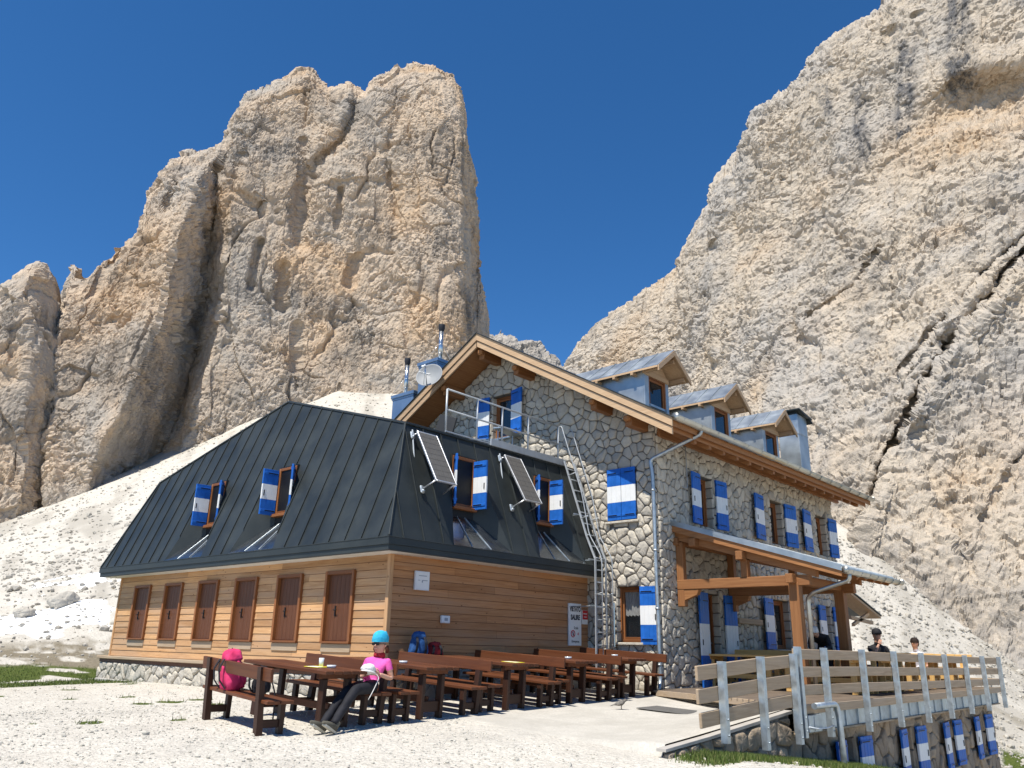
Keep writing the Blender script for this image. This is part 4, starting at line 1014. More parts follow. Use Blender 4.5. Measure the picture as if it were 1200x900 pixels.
# --- a lean-to roof on the far gable
m = MB(); m.prism([(XE+.02, 9.30, 1.78), (29.35, 9.30, 1.29), (29.35, 9.30, 1.25), (XE+.02, 9.30, 1.74)], (0, 3.2, 0)); m.prism([(26.75, 9.30, 1.93), (XE+.02, 9.30, 1.78), (XE+.02, 9.30, 1.74), (26.75, 9.30, 1.89)], (0, .62, 0)); cn = m.build('lean_to_roof', 'anthracite_metal', hut)
m = MB(); m.prism([(26.75, 9.33, 1.885), (29.33, 9.33, 1.245), (29.33, 9.33, 1.17), (26.75, 9.33, 1.81)], (0, .58, 0)); m.build('boarding', 'fascia_x', cn)
m = MB(); m.bar((26.9, 9.5, 1.12), (28.9, 9.5, 1.02), .09, .11); m.bar((27.1, 9.5, .9), (28.6, 9.5, 1.3), .09, .10); m.build('brace', 'fascia_x', cn)

# ================================================================ satellite dish
sd = thing('satellite_dish', 'round grey satellite dish on the left verge of the stone hut', 'satellite dish', (15.15, 16.72, 7.5))
ax = Vector((-.86, -.42, .36)).normalized(); c0 = Vector((15.02, 16.74, 7.57)); m = MB()
prof = [(.0, .0), (.1, .006), (.2, .024), (.3, .054), (.38, .086), (.405, .098), (.41, .094), (.385, .075), (.3, .040), (.2, .010), (.1, -.008), (0, -.014)]
m.lathe([(r*1.0, z) for r, z in prof], c0-ax*.05, 40, 0, ax); m.build('reflector', 'dish_grey', sd)
side = ax.cross(Vector((0, 0, 1))).normalized(); upv = side.cross(ax)
tip = c0+ax*.42+upv*.02
m = MB(); m.tube([c0-upv*.39+ax*.05, tip-upv*.02], .014, 8); m.tube([c0-upv*.36+side*.10+ax*.05, tip-upv*.02], .008, 6); m.build('feed_arm', 'steel_pipe', sd)
m = MB(); m.lathe([(0, 0), (.028, .0), (.034, .05), (.026, .11), (0, .115)], tip+ax*.05, 12, 0, -ax); m.obox(tip+side*.05, side, ax, .12, .05, .06, .008); m.build('receiver', 'plastic_white', sd)
m = MB(); m.tube([c0-ax*.06, c0-ax*.20, Vector((15.33, 16.8, 7.45))], .025, 8); m.build('mount', 'galvanised', sd)
m = MB()                                                     # the light scrawl across the dish
for i, (a, b) in enumerate(((.04, .03), (.08, .12), (.10, .02), (.14, .09), (.19, .02), (.22, .08), (.27, .03), (.30, .08), (.33, .04))):
    p = c0-ax*.05+side*(a-.0)+upv*(.09+a*.20)
    m.obox(p+ax*(.0085+ (a*a+.02)*.62), side+upv*(.3 if i % 2 else -.8), upv, .055, .016, .004, .001)
m.build('lettering', 'white_paint', sd)
# ================================================================ THE TIMBER ANNEX
XA, YA, YZ = 10.03, 11.99, 23.56
annex = thing('timber_annex', 'long timber clad annex under a dark standing seam mansard roof, built against the stone hut', 'annex', (XA, YA, -1.0))
ZB, ZT = -.42, 1.665
def boards(m, horiz, face, n, u0, u1, holes, seed, mi=0):
    """lapped horizontal boards; horiz axis 0 or 1, face: fixed coordinate, n: outward sign"""
    rg = random.Random(seed); bh = .149; z = ZB; row = 0
    while z < ZT-.02:
        z1 = min(z+bh, ZT); cuts = [u0]; x = u0+rg.uniform(1.0, 4.0)
        while x < u1-.6: cuts.append(x); x += rg.uniform(2.4, 4.2)
        cuts.append(u1)
        for a, b in zip(cuts[:-1], cuts[1:]):
            segs = [(a, b)]
            for (ha, hb, c, d) in holes:
                if z1 <= c+.075 or z >= d-.075: continue
                ns = []
                for (p, q) in segs:
                    if hb <= p or ha >= q: ns.append((p, q)); continue
                    if p < ha: ns.append((p, ha))
                    if q > hb: ns.append((hb, q))
                segs = ns
            for (p, q) in segs:
                if q-p < .01: continue
                e = .002; o1, o0 = .020, .009          # foot of each board stands out over the one below
                vs = []
                for uu in (p+e, q-e):
                    for (o, zz) in ((-.03, z+.004), (o1, z+.004), (o1, z+.016), (o0, z1-.004), (-.03, z1-.004)):
                        vs.append((face+n*o, uu, zz) if horiz == 1 else (uu, face+n*o, zz))
                fs = [(0, 1, 6, 5), (1, 2, 7, 6), (2, 3, 8, 7), (3, 4, 9, 8), (4, 3, 2, 1, 0), (5, 6, 7, 8, 9)]
                if (horiz == 1) == (n > 0): pass
                else: fs = [tuple(reversed(f)) for f in fs]
                if horiz == 0: fs = [tuple(reversed(f)) for f in fs]
                m.add(vs, fs, mi)
        z += bh; row += 1
LW = [22.13, 20.39, 18.65, 16.95, 15.22, 13.46]                # shuttered openings, centre Y
lh = [(c-.47, c+.47, .03, 1.41) for c in LW]+[(c-.47, c+.47, -.16, .04) for c in LW]
m = MB()
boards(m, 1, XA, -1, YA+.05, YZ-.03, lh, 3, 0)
m.box(XA+.0, XA+.25, YA+.03, YZ-.02, ZB, ZT, 2)
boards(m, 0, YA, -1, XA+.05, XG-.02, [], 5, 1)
m.box(XA+.02, XG-.03, YA+.0, YA+.25, ZB+.001, ZT-.001, 2)
m.bbox(XA-.045, XA+.05, YA-.045, YA+.05, ZB-.02, ZT, .008, 3); m.bbox(XA-.04, XA+.05, YZ-.03, YZ+.05, ZB-.02, ZT, .008, 3)
m.box(XA+.05, XG, YZ-.05, YZ+.02, ZB, ZT, 2); m.box(XA+.2, XG-.05, YA+.2, YZ-.2, -1.2, ZT, 2)
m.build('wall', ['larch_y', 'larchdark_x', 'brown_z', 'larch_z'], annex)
m = MB(); m.bbox(XA-.16, XA+.05, YA-.02, YZ+.5, -.50, -.425, .012); m.build('ledge', 'grey_y', annex)
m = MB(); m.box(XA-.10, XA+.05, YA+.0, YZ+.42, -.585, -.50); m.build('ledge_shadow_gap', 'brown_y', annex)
m = MB(); masonry(m, [(YA, -1.35), (YZ+.45, -1.35), (YZ+.45, -.585), (YA, -.585)], [], lambda u, v, h: (XA-.05-h, u, v), .27, 9, h=.05)
masonry(m, [(XA-.05, -1.35), (XG, -1.35), (XG, -.42), (XA-.05, -.42)], [], lambda u, v, h: (u, YA+.02-h, v), .27, 10, h=.02)
m.box(XA-.045, XG, YA+.03, YZ+.44, -1.4, -.585, 0)
m.build('stone_base', ['mortar_light', 'base_stone'], annex)
m = MB(); m.bbox(XA-.14, XA-.05, 20.2, YZ+.42, -1.3, -1.0, .02); m.build('plinth', 'plaster_base', annex)
for c in LW:                                                  # closed brown leaves with their frames
    m = MB(); zl, zh = .04, 1.40
    for s in (-1, 1): m.bbox(XA-.075, XA+.02, c+s*.47-.035*s-.035, c+s*.47-.035*s+.035, zl, zh, .006, 1)
    m.bbox(XA-.07, XA+.02, c-.40, c+.40, zh-.07, zh, .006, 0); m.bbox(XA-.085, XA+.02, c-.47, c+.47, zl-.035, zl+.005, .006, 0)
    wd = m.build('window', ['frame_y', 'frame_z'], annex)
    m = MB()
    for s in (-1, 1): m.bbox(XA+.005, XA+.045, c+s*.2-.195, c+s*.2+.195, zl+.01, zh-.075, .006); [m.bbox(XA-.004, XA+.006, c+s*.2+k*.125-.06, c+s*.2+k*.125+.06, zl+.02, zh-.09, .004) for k in (-1, 0, 1)]
    lf = m.build('shutter', 'brown_z', wd)
    m = MB(); m.bbox(XA-.025, XA-.003, c+.10, c+.135, .52, .72, .004); m.tube([(XA-.02, c+.118, .64), (XA-.06, c+.118, .64), (XA-.06, c+.03, .64)], .012, 6); m.build('handle', 'black_iron', lf)
    m = MB(); m.bbox(XA-.04, XA+.01, c-.468, c+.468, -.155, -.001, .006); m.build('sill_board', 'grey_y', wd)
# --- roof body
O = .47; X0, Y0, Y1 = XA-O, YA-O, YZ+O; Z0, Z1 = 1.90, 4.38; KL, KR = 2.7, 3.0
xl = lambda z: X0+(z-Z0)/KL
yr_ = lambda z: Y0+(z-Z0)/KR
yl_ = lambda z: Y1-(z-Z0)/KR
XR = XG-.02; YM = (Y0+Y1)/2; ZM = 6.0
A = (X0, Y0, Z0); Bp = (X0, Y1, Z0); E_ = (xl(Z1), yr_(Z1), Z1); C_ = (xl(Z1), yl_(Z1), Z1); D_ = (xl(ZM), YM, ZM)
HZ, SZ, WZ = 3.93, 2.60, 2.82                                   # head, foot of the pan, sill of the set-in windows
NL = [(18.92, 19.64, 18.40, 20.25), (15.78, 16.50, 15.35, 17.15)]   # y0,y1 at the head, y0,y1 at the eave
NR = [(11.66, 12.36, 11.22, 12.98), (14.36, 15.00, 13.90, 15.62)]
WXP, WYP = 10.25, 12.13
m = MB()
def face(poly, outward):
    P = [Vector(p) for p in poly]
    for t in tessellate_polygon([P]):
        a, b, c = t
        if (P[b]-P[a]).cross(P[c]-P[a]).dot(Vector(outward)) < 0: a, b = b, a
        m.add([P[a], P[b], P[c]], [(0, 1, 2)], 0)
poly = [A]
for (a, b, c, d) in sorted(NL): poly += [(X0, c, Z0), (xl(HZ), a, HZ), (xl(HZ), b, HZ), (X0, d, Z0)]
face(poly+[Bp, C_, D_, E_], (-1, 0, .3))
poly = [A]
for (a, b, c, d) in NR: poly += [(c, Y0, Z0), (a, yr_(HZ), HZ), (b, yr_(HZ), HZ), (d, Y0, Z0)]
face(poly+[(XR, Y0, Z0), (XR, yr_(Z1), Z1), E_], (0, -1, .3))
face([Bp, C_, (XR, yl_(Z1), Z1), (XR, Y1, Z0)], (0, 1, .3))
face([E_, (XR, yr_(Z1), Z1), (XR, YM, ZM), D_], (0, -.3, 1)); face([C_, D_, (XR, YM, ZM), (XR, yl_(Z1), Z1)], (0, .3, 1))
for (a, b, c, d) in NL:                                       # cheeks and the wall under each window
    for (t_, e_) in ((a, c), (b, d)): m.add([(X0, e_, Z0), (xl(HZ), t_, HZ), (WXP, t_, HZ), (WXP, t_, SZ)], [(0, 1, 2, 3)], 0)
    m.quad((WXP, a, SZ), (WXP, b, SZ), (WXP, b, HZ), (WXP, a, HZ), 1); m.quad((WXP, a, HZ), (WXP, b, HZ), (xl(HZ), b, HZ), (xl(HZ), a, HZ), 0)
for (a, b, c, d) in NR:
    for (t_, e_) in ((a, c), (b, d)): m.add([(e_, Y0, Z0), (t_, yr_(HZ), HZ), (t_, WYP, HZ), (t_, WYP, SZ)], [(0, 1, 2, 3)], 0)
    m.quad((a, WYP, SZ), (b, WYP, SZ), (b, WYP, HZ), (a, WYP, HZ), 1); m.quad((a, WYP, HZ), (b, WYP, HZ), (b, yr_(HZ), HZ), (a, yr_(HZ), HZ), 0)
aroof = m.build('mansard_roof', ['anthracite_metal', 'black_iron'], annex)
# the sloping metal pan under each set-in window
for (a, b, c, d) in NL:
    m = MB(); m.quad((X0-.01, c, Z0+.01), (X0-.01, d, Z0+.01), (WXP-.002, b, SZ), (WXP-.002, a, SZ))
    m.build('sill_pan', 'anthracite_gloss', aroof); m = MB()
    for k in (.3, .62): m.bar((X0, c+(d-c)*k, Z0+.02), (WXP, a+(b-a)*k, SZ+.01), .02, .03, (0, 0, 1), .003)
    m.build('pan_seam', 'galvanised', aroof)
for (a, b, c, d) in NR:
    m = MB(); m.quad((c, Y0-.01, Z0+.01), (a, WYP-.002, SZ), (b, WYP-.002, SZ), (d, Y0-.01, Z0+.01))
    m.build('sill_pan', 'anthracite_gloss', aroof); m = MB()
    for k in (.3, .62): m.bar((c+(d-c)*k, Y0, Z0+.02), (a+(b-a)*k, WYP, SZ+.01), .02, .03, (0, 0, 1), .003)
    m.build('pan_seam', 'galvanised', aroof)
# standing seams
def notch_start(u, notches):
    for (a, b, c, d) in notches:
        if c < u < d:
            if a <= u <= b: return HZ
            if u < a: return Z0+(HZ-Z0)*(u-c)/(a-c)
            return Z0+(HZ-Z0)*(d-u)/(d-b)
    return Z0
m = MB(); u = Y0+.30
while u < Y1-.1:
    z0 = notch_start(u, NL); zt = Z1
    if u < yr_(Z1): zt = Z0+(u-Y0)*KR
    elif u > yl_(Z1): zt = Z0+(Y1-u)*KR
    elif u < YM: zt = Z1+(ZM-Z1)*(u-yr_(Z1))/(YM-yr_(Z1))
    else: zt = Z1+(ZM-Z1)*(yl_(Z1)-u)/(yl_(Z1)-YM)
    if zt-z0 > .1: m.bar((xl(z0)-.012, u, z0), (xl(zt)-.012, u, zt), .016, .034, (-1, 0, .37), .003)
    u += .515
u = X0+.35
while u < XR-.05:
    z0 = notch_start(u, NR); zt = min(Z1, Z0+(u-X0)*KL)
    if zt-z0 > .1: m.bar((u, yr_(z0)-.012, z0), (u, yr_(zt)-.012, zt), .016, .034, (0, -1, .33), .003)
    u += .515
for p, q in ((A, E_), (E_, D_), (D_, C_), (C_, Bp)): m.bar(Vector(p)+Vector((-.01, 0, .012)), Vector(q)+Vector((-.01, 0, .012)), .05, .035, (-1, 0, .4), .006)
m.bar((E_[0], E_[1]-.012, E_[2]+.01), (XR, E_[1]-.012, Z1+.01), .06, .05, (0, 0, 1), .006)
m.build('standing_seam', 'anthracite_metal', aroof)
m = MB(); zf0, zf1 = 1.66, 1.90                                # fascia in two steps with a drip edge
for (o, za, zb) in ((.0, zf0+.10, zf1), (.025, zf0-.005, zf0+.10)):
    m.box(X0-.02+o, X0+.10, Y0-.02+o, Y1+.02-o, za, zb); m.box(X0+.10, XR, Y0-.02+o, Y0+.10, za+.001, zb-.001); m.box(X0+.10, XR, Y1-.10, Y1+.02-o, za+.001, zb-.001)
m.bbox(X0-.03, X0+.02, Y0-.03, Y1+.03, zf1-.012, zf1+.006, .004); m.bbox(X0+.02, XR, Y0-.03, Y0+.02, zf1-.012, zf1+.006, .004)
m.build('fascia', 'anthracite_metal', aroof)
m = MB(); m.box(X0+.1, XA+.05, Y0+.1, Y1-.1, zf0-.012, zf0+.02); m.box(XA+.05, XR, Y0+.1, YA+.05, zf0-.011, zf0+.02); m.box(XA+.05, XR, YZ-.05, Y1-.1, zf0-.011, zf0+.02)

m.build('soffit', 'white_soffit', aroof)
for (a, b, c, d) in NL:
    gw = window(annex, (WXP-.01, (a+b)/2), (0, 1), (-1, 0), b-a-.02, WZ, HZ-.03, .03, sill=False)
    m = MB(); m.bbox(WXP-.12, WXP+.02, a, b, WZ-.07, WZ, .008); m.build('sill', 'frame_y', gw)
    shutter(gw, (WXP-.04, b-.03), (-1, .06), (.06, 1), .385, WZ-.03, HZ-.08); shutter(gw, (WXP-.04, a+.03), (-.62, -.78), (-.78, .62), .40, WZ-.03, HZ-.08)
for (a, b, c, d) in NR:
    gw = window(annex, ((a+b)/2, WYP-.01), (1, 0), (0, -1), b-a-.02, WZ, HZ-.03, .03, sill=False)
    m = MB(); m.bbox(a, b, WYP-.12, WYP+.02, WZ-.07, WZ, .008); m.build('sill', 'frame_x', gw)
    shutter(gw, (b-.04, WYP-.04), (.05, -1), (-1, -.05), .375, WZ-.03, HZ-.08); shutter(gw, (a+.04, WYP-.04), (-.655, -.755), (.755, -.655), .40, WZ-.03, HZ-.08)

# ================================================================ solar panels
def solar(x0, x1, label):
    t = thing('solar_panel', label, 'solar panel', ((x0+x1)/2, 11.8, 3.1), 0, 'solar panels on the annex roof')
    top = Vector(((x0+x1)/2, 12.10, 4.20)); bot = Vector(((x0+x1)/2, 11.44, 3.08)); d = (top-bot).normalized(); c = (top+bot)/2; L = (top-bot).length; W = x1-x0
    n = Vector((1, 0, 0)).cross(d)
    m = MB()
    for s in (-1, 1): m.obox(c+Vector((s*(W/2-.015), 0, 0)), d, (1, 0, 0), L, .03, .04, .004)
    for e in (top, bot): m.obox(e-d*(.015 if e is top else -.015), (1, 0, 0), d, W-.06, .03, .04, .004)
    m.build('frame', 'panel_frame', t)
    m = MB(); m.obox(c+n*.005, d, (1, 0, 0), L-.05, W-.05, .02, .002); cp = m.build('cell_panel', 'solar_cell', t)
    m = MB()
    for k in range(1, 4): m.obox(c+Vector((-W/2+W*k/4, 0, 0))+n*.0165, d, (1, 0, 0), L-.06, .004, .003, .001)
    for k in range(1, 9): m.obox(bot+d*(L*k/9)+n*.0165, (1, 0, 0), d, W-.06, .004, .0025, .001)
    m.build('cell_grid', 'cell_line', cp)
    for s in (-1, 1):
        xs = c.x+s*(W/2-.02)-.03*(1 if s < 0 else -1)
        pt = Vector((xs, yr_(4.12), 4.12)); pb = Vector((xs, yr_(2.95), 2.95))
        m = MB(); m.tube([pt+Vector((0, -.04, .12)), pb+Vector((0, -.04, -.95))], .016, 8); m.build('rail', 'grey_print', t)
        m = MB(); m.tube([pb+Vector((0, -.03, .0)), bot+Vector((s*(W/2-.03), .01, .03))], .016, 8); m.build('arm', 'panel_frame', t); m = MB(); m.tube([pt+Vector((0, -.03, 0)), top+Vector((s*(W/2-.03), 0, -.05))], .014, 8); m.build('arm', 'panel_frame', t)
        if s < 0:
            for q in (pt, pb): m = MB(); m.obox(q+Vector((0, -.05, 0)), (0, .3, 1), (1, 0, 0), .17, .10, .05, .02); m.lathe([(.0, .03), (.03, .03), (.03, 0)], q+Vector((0, -.08, -.03)), 10, 0, (0, -1, 0)); m.build('bracket', 'galvanised', t)
solar(10.58, 11.16, 'tilted grey solar panel between the roof corner and the first set-in window of the annex')
solar(13.26, 13.86, 'tilted grey solar panel between the two set-in windows of the annex')

# ================================================================ gangway and ladder
gp = thing('gangway', 'galvanised steel gangway with railing below the attic door of the stone hut', 'gangway', (14.2, 12.4, 4.4))
m = MB(); m.bbox(13.0, 15.78, 12.255, 12.30, 4.40, 4.56, .004); m.bbox(13.0, 15.78, 13.35, 13.39, 4.60, 4.74, .004); m.bbox(15.74, 15.78, 12.34, 13.35, 4.46, 4.6, .004)
m.bbox(11.6, 13.0, 12.30, 12.34, 4.43, 4.46, .002); m.build('edge_beam', 'rail_metal', gp)
m = MB()
for k in range(21): m.bar((13.0+k*.137, 12.34, 4.55), (13.0+k*.137, 13.36, 4.68), .03, .03, (0, 0, 1), .003)
for k in range(5): m.bar((13.0, 12.38+k*.24, 4.56+k*.031), (15.75, 12.38+k*.24, 4.56+k*.031), .012, .03, (0, 0, 1), .002)
m.build('grating', 'galvanised', gp)
zt = lambda x: 5.45
for x in (11.63, 12.6, 13.45, 14.4, 15.58):
    m = MB(); m.tube([(x, 12.35, 4.42), (x, 12.35, 5.42)], .024, 8); m.build('post', 'rail_metal', gp)
for z in (5.42, 4.95): m = MB(); m.tube([(11.63, 12.35, z), (15.58, 12.35, z)], .023, 8); m.build('rail', 'rail_metal', gp)
m = MB(); m.bar((15.0, 13.9, 5.52), (16.28, 14.4, 5.62), .30, .04, (0, 0, 1), .004); m.bar((15.1, 14.0, 5.5), (15.1, 14.0, 4.8), .03, .03, (1, 0, 0)); m.bar((15.9, 14.2, 5.55), (15.9, 14.2, 4.8), .03, .03, (1, 0, 0)); m.build('step', 'galvanised', gp)
m = MB(); m.obox((13.1, 13.9, 5.15), (0, 1, .35), (1, 0, 0), .62, .05, .5, .004); m.build('hatch_panel', 'cell_line', gp)
ld = thing('ladder', 'galvanised ladder rising from the terrace up the annex roof edge to the gangway', 'ladder', (15.85, 11.3, -1.0))
lp = [(11.26, -.98), (11.26, 2.02), (11.50, 2.55), (12.18, 4.50)]
for x in (15.62, 16.04):
    m = MB()
    for (a, b) in zip(lp[:-1], lp[1:]): m.bar((x, a[0], a[1]), (x, b[0], b[1]), .03, .06, (1, 0, 0), .005)
    m.build('stile', 'rail_metal', ld)
def lpy(z):
    for (a, b) in zip(lp[:-1], lp[1:]):
        if a[1] <= z <= b[1]: return a[0]+(b[0]-a[0])*(z-a[1])/(b[1]-a[1])
z = -.75
while z < 4.45:
    m = MB(); m.tube([(15.62, lpy(z), z), (16.04, lpy(z), z)], .014, 6); m.build('rung', 'rail_metal', ld); z += .28
for z in (-.25, .95, 2.0, 3.1):
    m = MB(); y = lpy(z); m.bar((15.42, y+.05, z), (16.1, y+.05, z), .03, .03); m.bar((15.62, y, z), (15.62, YA+.0 if z < 1.6 else yr_(z), z), .025, .025); m.build('wall_bracket', 'galvanised', ld)
for dx in (0, .42):
    m = MB(); X = 15.60+dx; m.tube(pipe_path([(X, 12.35, 5.42), (X, 12.25, 5.40), (X, 11.62, 3.6), (X, 11.42, 2.6), (X, 11.06, 2.05), (X, 11.06, -.6)], .15), .014, 8)
    for z in (4.1, 3.0, 1.2): m.tube([(X, lpy(z), z), (X, lpy(z)-.22, z+.05)], .012, 6)
    m.build('handrail', 'rail_metal', ld)
m = MB(); m.obox((16.08, 11.10, .55), (0, 0, 1), (1, 0, 0), 1.0, .04, .09, .012); m.build('foot_guard', 'steel_pipe', ld)

# ================================================================ notices on the annex wall
def text(parent, body, x, z, size, mat, y, bold=0, wscale=1.0):
    cu = bpy.data.curves.new('lettering', 'FONT'); cu.body = body; cu.size = size; cu.align_x = 'CENTER'; cu.align_y = 'CENTER'; cu.extrude = .0008; cu.offset = bold
    t = bpy.data.objects.new('lettering_curve', cu); COL.objects.link(t)
    dg = bpy.context.evaluated_depsgraph_get(); me = bpy.data.meshes.new_from_object(t.evaluated_get(dg)); COL.objects.unlink(t); bpy.data.objects.remove(t)
    for v in me.vertices: v.co.x *= wscale
    me.transform(Matrix.Translation(Vector((x, y, z))-ORG[parent.name]) @ Matrix.Rotation(R(90), 4, 'X')); me.materials.clear(); me.materials.append(M[mat])
    o = bpy.data.objects.new('lettering', me); COL.objects.link(o); o.parent = parent; return o
YS = YA-.06
s1 = thing('notice_board', 'small white framed notice on the annex wall near the corner under the eave', 'sign', (10.80, YS, 1.02))
m = MB(); m.bbox(10.61, 10.98, YS-.02, YS+.03, 1.02, 1.38, .006); m.build('frame', 'plastic_white', s1)
m = MB(); m.bbox(10.635, 10.955, YS-.024, YS-.0205, 1.045, 1.355, .0015); m.build('sheet', 'white_paint', s1)
m = MB(); m.bbox(10.78, 10.92, YS-.027, YS-.0245, 1.20, 1.215, .0005); m.bbox(10.77, 10.80, YS-.027, YS-.0245, 1.165, 1.20, .0005); m.bbox(10.67, 10.73, YS-.027, YS-.0245, 1.20, 1.21, .0005); m.bbox(10.69, 10.90, YS-.027, YS-.0245, 1.285, 1.30, .0005); m.build('print', 'grey_print', s1)
s2 = thing('switch_box', 'small square white box on the annex wall above the tables', 'box', (11.46, YS, .43))
m = MB(); m.bbox(11.35, 11.58, YS-.03, YS+.03, .43, .575, .012); m.build('housing', 'plastic_white', s2); m = MB(); m.bbox(11.42, 11.51, YS-.036, YS-.0305, .475, .53, .004); m.build('button', 'grey_print', s2)
s3 = thing('warning_sign', 'tall white sign reading VIETATO SALIRE beside the ladder', 'sign', (15.69, YS, .07))
m = MB(); m.bbox(15.46, 15.93, YS-.015, YS+.03, .07, 1.02, .004); m.build('board', 'white_paint', s3)
yt = YS-.0165
text(s3, 'VIETATO', 15.695, .89, .155, 'black_print', yt, .0075, .66); text(s3, 'SALIRE', 15.695, .70, .155, 'black_print', yt, .0075, .76)
text(s3, 'Scala', 15.72, .465, .085, 'black_print', yt, .001); text(s3, 'di', 15.80, .335, .085, 'red_print', yt, .001); text(s3, 'Emergenza', 15.695, .165, .075, 'black_print', yt, .001, .88)
m = MB(); k = 20; c0 = Vector((15.60, yt-.001, .335))
m.tube([c0+Vector((math.cos(2*math.pi*i/k)*.072, 0, math.sin(2*math.pi*i/k)*.072)) for i in range(k+1)], .011, 6, 0, False); m.bar(c0+Vector((-.05, 0, .05)), c0+Vector((.05, 0, -.05)), .004, .018, (0, 1, 0), .001); m.build('prohibition_ring', 'red_print', s3)
m = MB(); m.tube([c0+Vector((-.004, -.002, .02)), c0+Vector((.004, -.002, -.045))], [.016, .01], 8); m.lathe([(0, -.014), (.013, 0), (0, .014)], c0+Vector((0, -.002, .04)), 8); m.build('figure_mark', 'black_print', s3)
s4 = thing('fire_notice', 'small red and white notice between the warning sign and the ladder', 'sign', (16.08, YS, .56))
m = MB(); m.bbox(15.98, 16.19, YS-.012, YS+.03, .56, .88, .003); m.build('board', 'white_paint', s4); m = MB(); m.bbox(15.985, 16.185, YS-.016, YS-.0125, .67, .876, .001); m.build('red_field', 'red_print', s4); m = MB(); m.bbox(16.01, 16.16, YS-.019, YS-.0165, .79, .81, .0005); m.bbox(16.03, 16.14, YS-.019, YS-.0165, .72, .735, .0005); m.build('print', 'plastic_white', s4)
# ================================================================ TERRACE DECK, ITS BASEMENT, THE RAMP
DX0, DX1, DY, DZ = 13.40, 27.20, 5.68, -.80
YW = 6.0
bs = thing('basement', 'stone lower storey under the terrace with rows of small shuttered windows', 'building', (DX0, YW, -3.4))
bw = [(15.80, 16.46, -2.50, -1.46), (19.24, 19.93, -2.50, -1.46), (22.42, 22.92, -2.48, -1.48), (25.32, 26.02, -2.48, -1.48)]
m = MB()
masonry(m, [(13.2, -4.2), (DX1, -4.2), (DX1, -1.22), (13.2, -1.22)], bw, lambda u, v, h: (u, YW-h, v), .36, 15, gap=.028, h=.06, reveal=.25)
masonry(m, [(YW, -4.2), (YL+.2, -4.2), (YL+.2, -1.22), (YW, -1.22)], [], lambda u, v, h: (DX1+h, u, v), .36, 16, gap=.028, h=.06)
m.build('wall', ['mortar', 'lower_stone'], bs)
for (a, b, z0, z1), (l0, l1), (r0, r1) in zip(bw, ((15.22, 15.76), (18.72, 19.22), (21.88, 22.40), (24.70, 25.28)), ((16.50, 17.02), (19.95, 20.48), (22.94, 23.44), (26.06, 26.6))):
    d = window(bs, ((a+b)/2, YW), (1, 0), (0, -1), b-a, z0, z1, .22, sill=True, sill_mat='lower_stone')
    shutter(d, (l1, YW-.10), (-1, -.08), (-.08, -1), l1-l0, z0, z1); shutter(d, (r0, YW-.08), (1, -.08), (.08, -1), r1-r0, z0, z1)
dk = thing('terrace_deck', 'raised timber terrace floor with grey metal fascia above the stone basement', 'terrace', (DX0, DY, DZ))
m = MB(); y = DY+.02; rg = random.Random(4)
while y < 9.85: m.bbox(14.0+max(0, y-6.2)*.47 if y > 6 else DX0, DX1, y, y+.138, DZ-.045, DZ+rg.uniform(-.003, .003), .004); y += .146
m.build('floor_boards', 'deck_wood', dk)
m = MB(); m.bar((13.93, 6.1, DZ-.055), (15.60, 9.7, DZ-.055), .045, .11); m.build('step_edge', 'grey_y', dk)
m = MB(); m.bbox(DX0-.02, DX1+.03, DY-.035, DY+.02, DZ-.13, DZ+.012, .006); m.build('edge_board', 'grey_x', dk)
m = MB(); m.box(DX0, DX1, DY+.08, DY+.12, -1.21, DZ-.05); m.box(DX1-.04, DX1, DY+.12, 9.8, -1.21, DZ-.05)
x = DX0+.3
while x < DX1: m.bbox(x, x+.035, DY+.055, DY+.085, -1.20, DZ-.13, .004); x += .61
m.build('metal_fascia', 'galvanised', dk)
m = MB(); m.bbox(DX0, DX1, DY+.03, YW+.3, -1.24, -1.205, .006); m.build('ledge', 'lower_stone', dk)
# --- railing
rl = thing('terrace_railing', 'weathered plank railing on galvanised posts along the terrace and down the ramp', 'railing', (10.7, 5.62, -1.3))
posts = [(13.30, .10, -1.26), (14.40, .095, -1.31), (16.24, .09, -1.33), (18.08, .075, -1.35), (19.93, .06, -1.36), (21.75, .045, -1.36), (23.58, .035, -1.34), (25.35, .025, -1.34), (27.24, .015, -1.33)]
ramp = [(10.70, -.13, -1.17), (11.92, -.06, -1.34), (13.11, -.01, -1.34)]
def post(x, zt, zb, y=5.60):
    m = MB(); m.bbox(x-.045, x+.045, y-.055, y-.047, zb, zt, .002); m.bbox(x-.045, x-.037, y-.047, y+.045, zb, zt, .002); m.bbox(x+.037, x+.045, y-.047, y+.045, zb, zt, .002); m.bbox(x-.046, x+.046, y-.056, y+.046, zt-.006, zt+.004, .002)
    for z in (zb+.10, zb+.30): m.lathe([(0, .018), (.018, .016), (.018, 0)], (x+.045, y, z), 8, 0, (1, 0, 0)); m.lathe([(0, .014), (.014, .012), (.014, 0)], (x, y-.055, z), 8, 0, (0, -1, 0))
    m.build('post', 'galvanised', rl)
for p in posts+ramp: post(*p)
for k, dz in enumerate((-.11, -.385, -.665)):                 # planks, butted at the posts
    for a, b in zip(posts[:-1], posts[1:]):
        m = MB(); m.bar((a[0]+.003, 5.672, a[1]+dz), (b[0]-.003, 5.672, b[1]+dz), .042, .165, (0, 0, 1), .008); m.build('plank', 'grey_x', rl)
    for a, b in (((10.12, -.165), (11.92, -.06)), ((11.925, -.06), (13.18, -.005))):
        m = MB(); m.bar((a[0]+(.05 if k == 2 else 0), 5.672, a[1]+dz*1.06), (b[0], 5.672, b[1]+dz*1.06), .042, .19, (0, 0, 1), .008); m.build('plank', 'grey_x', rl)
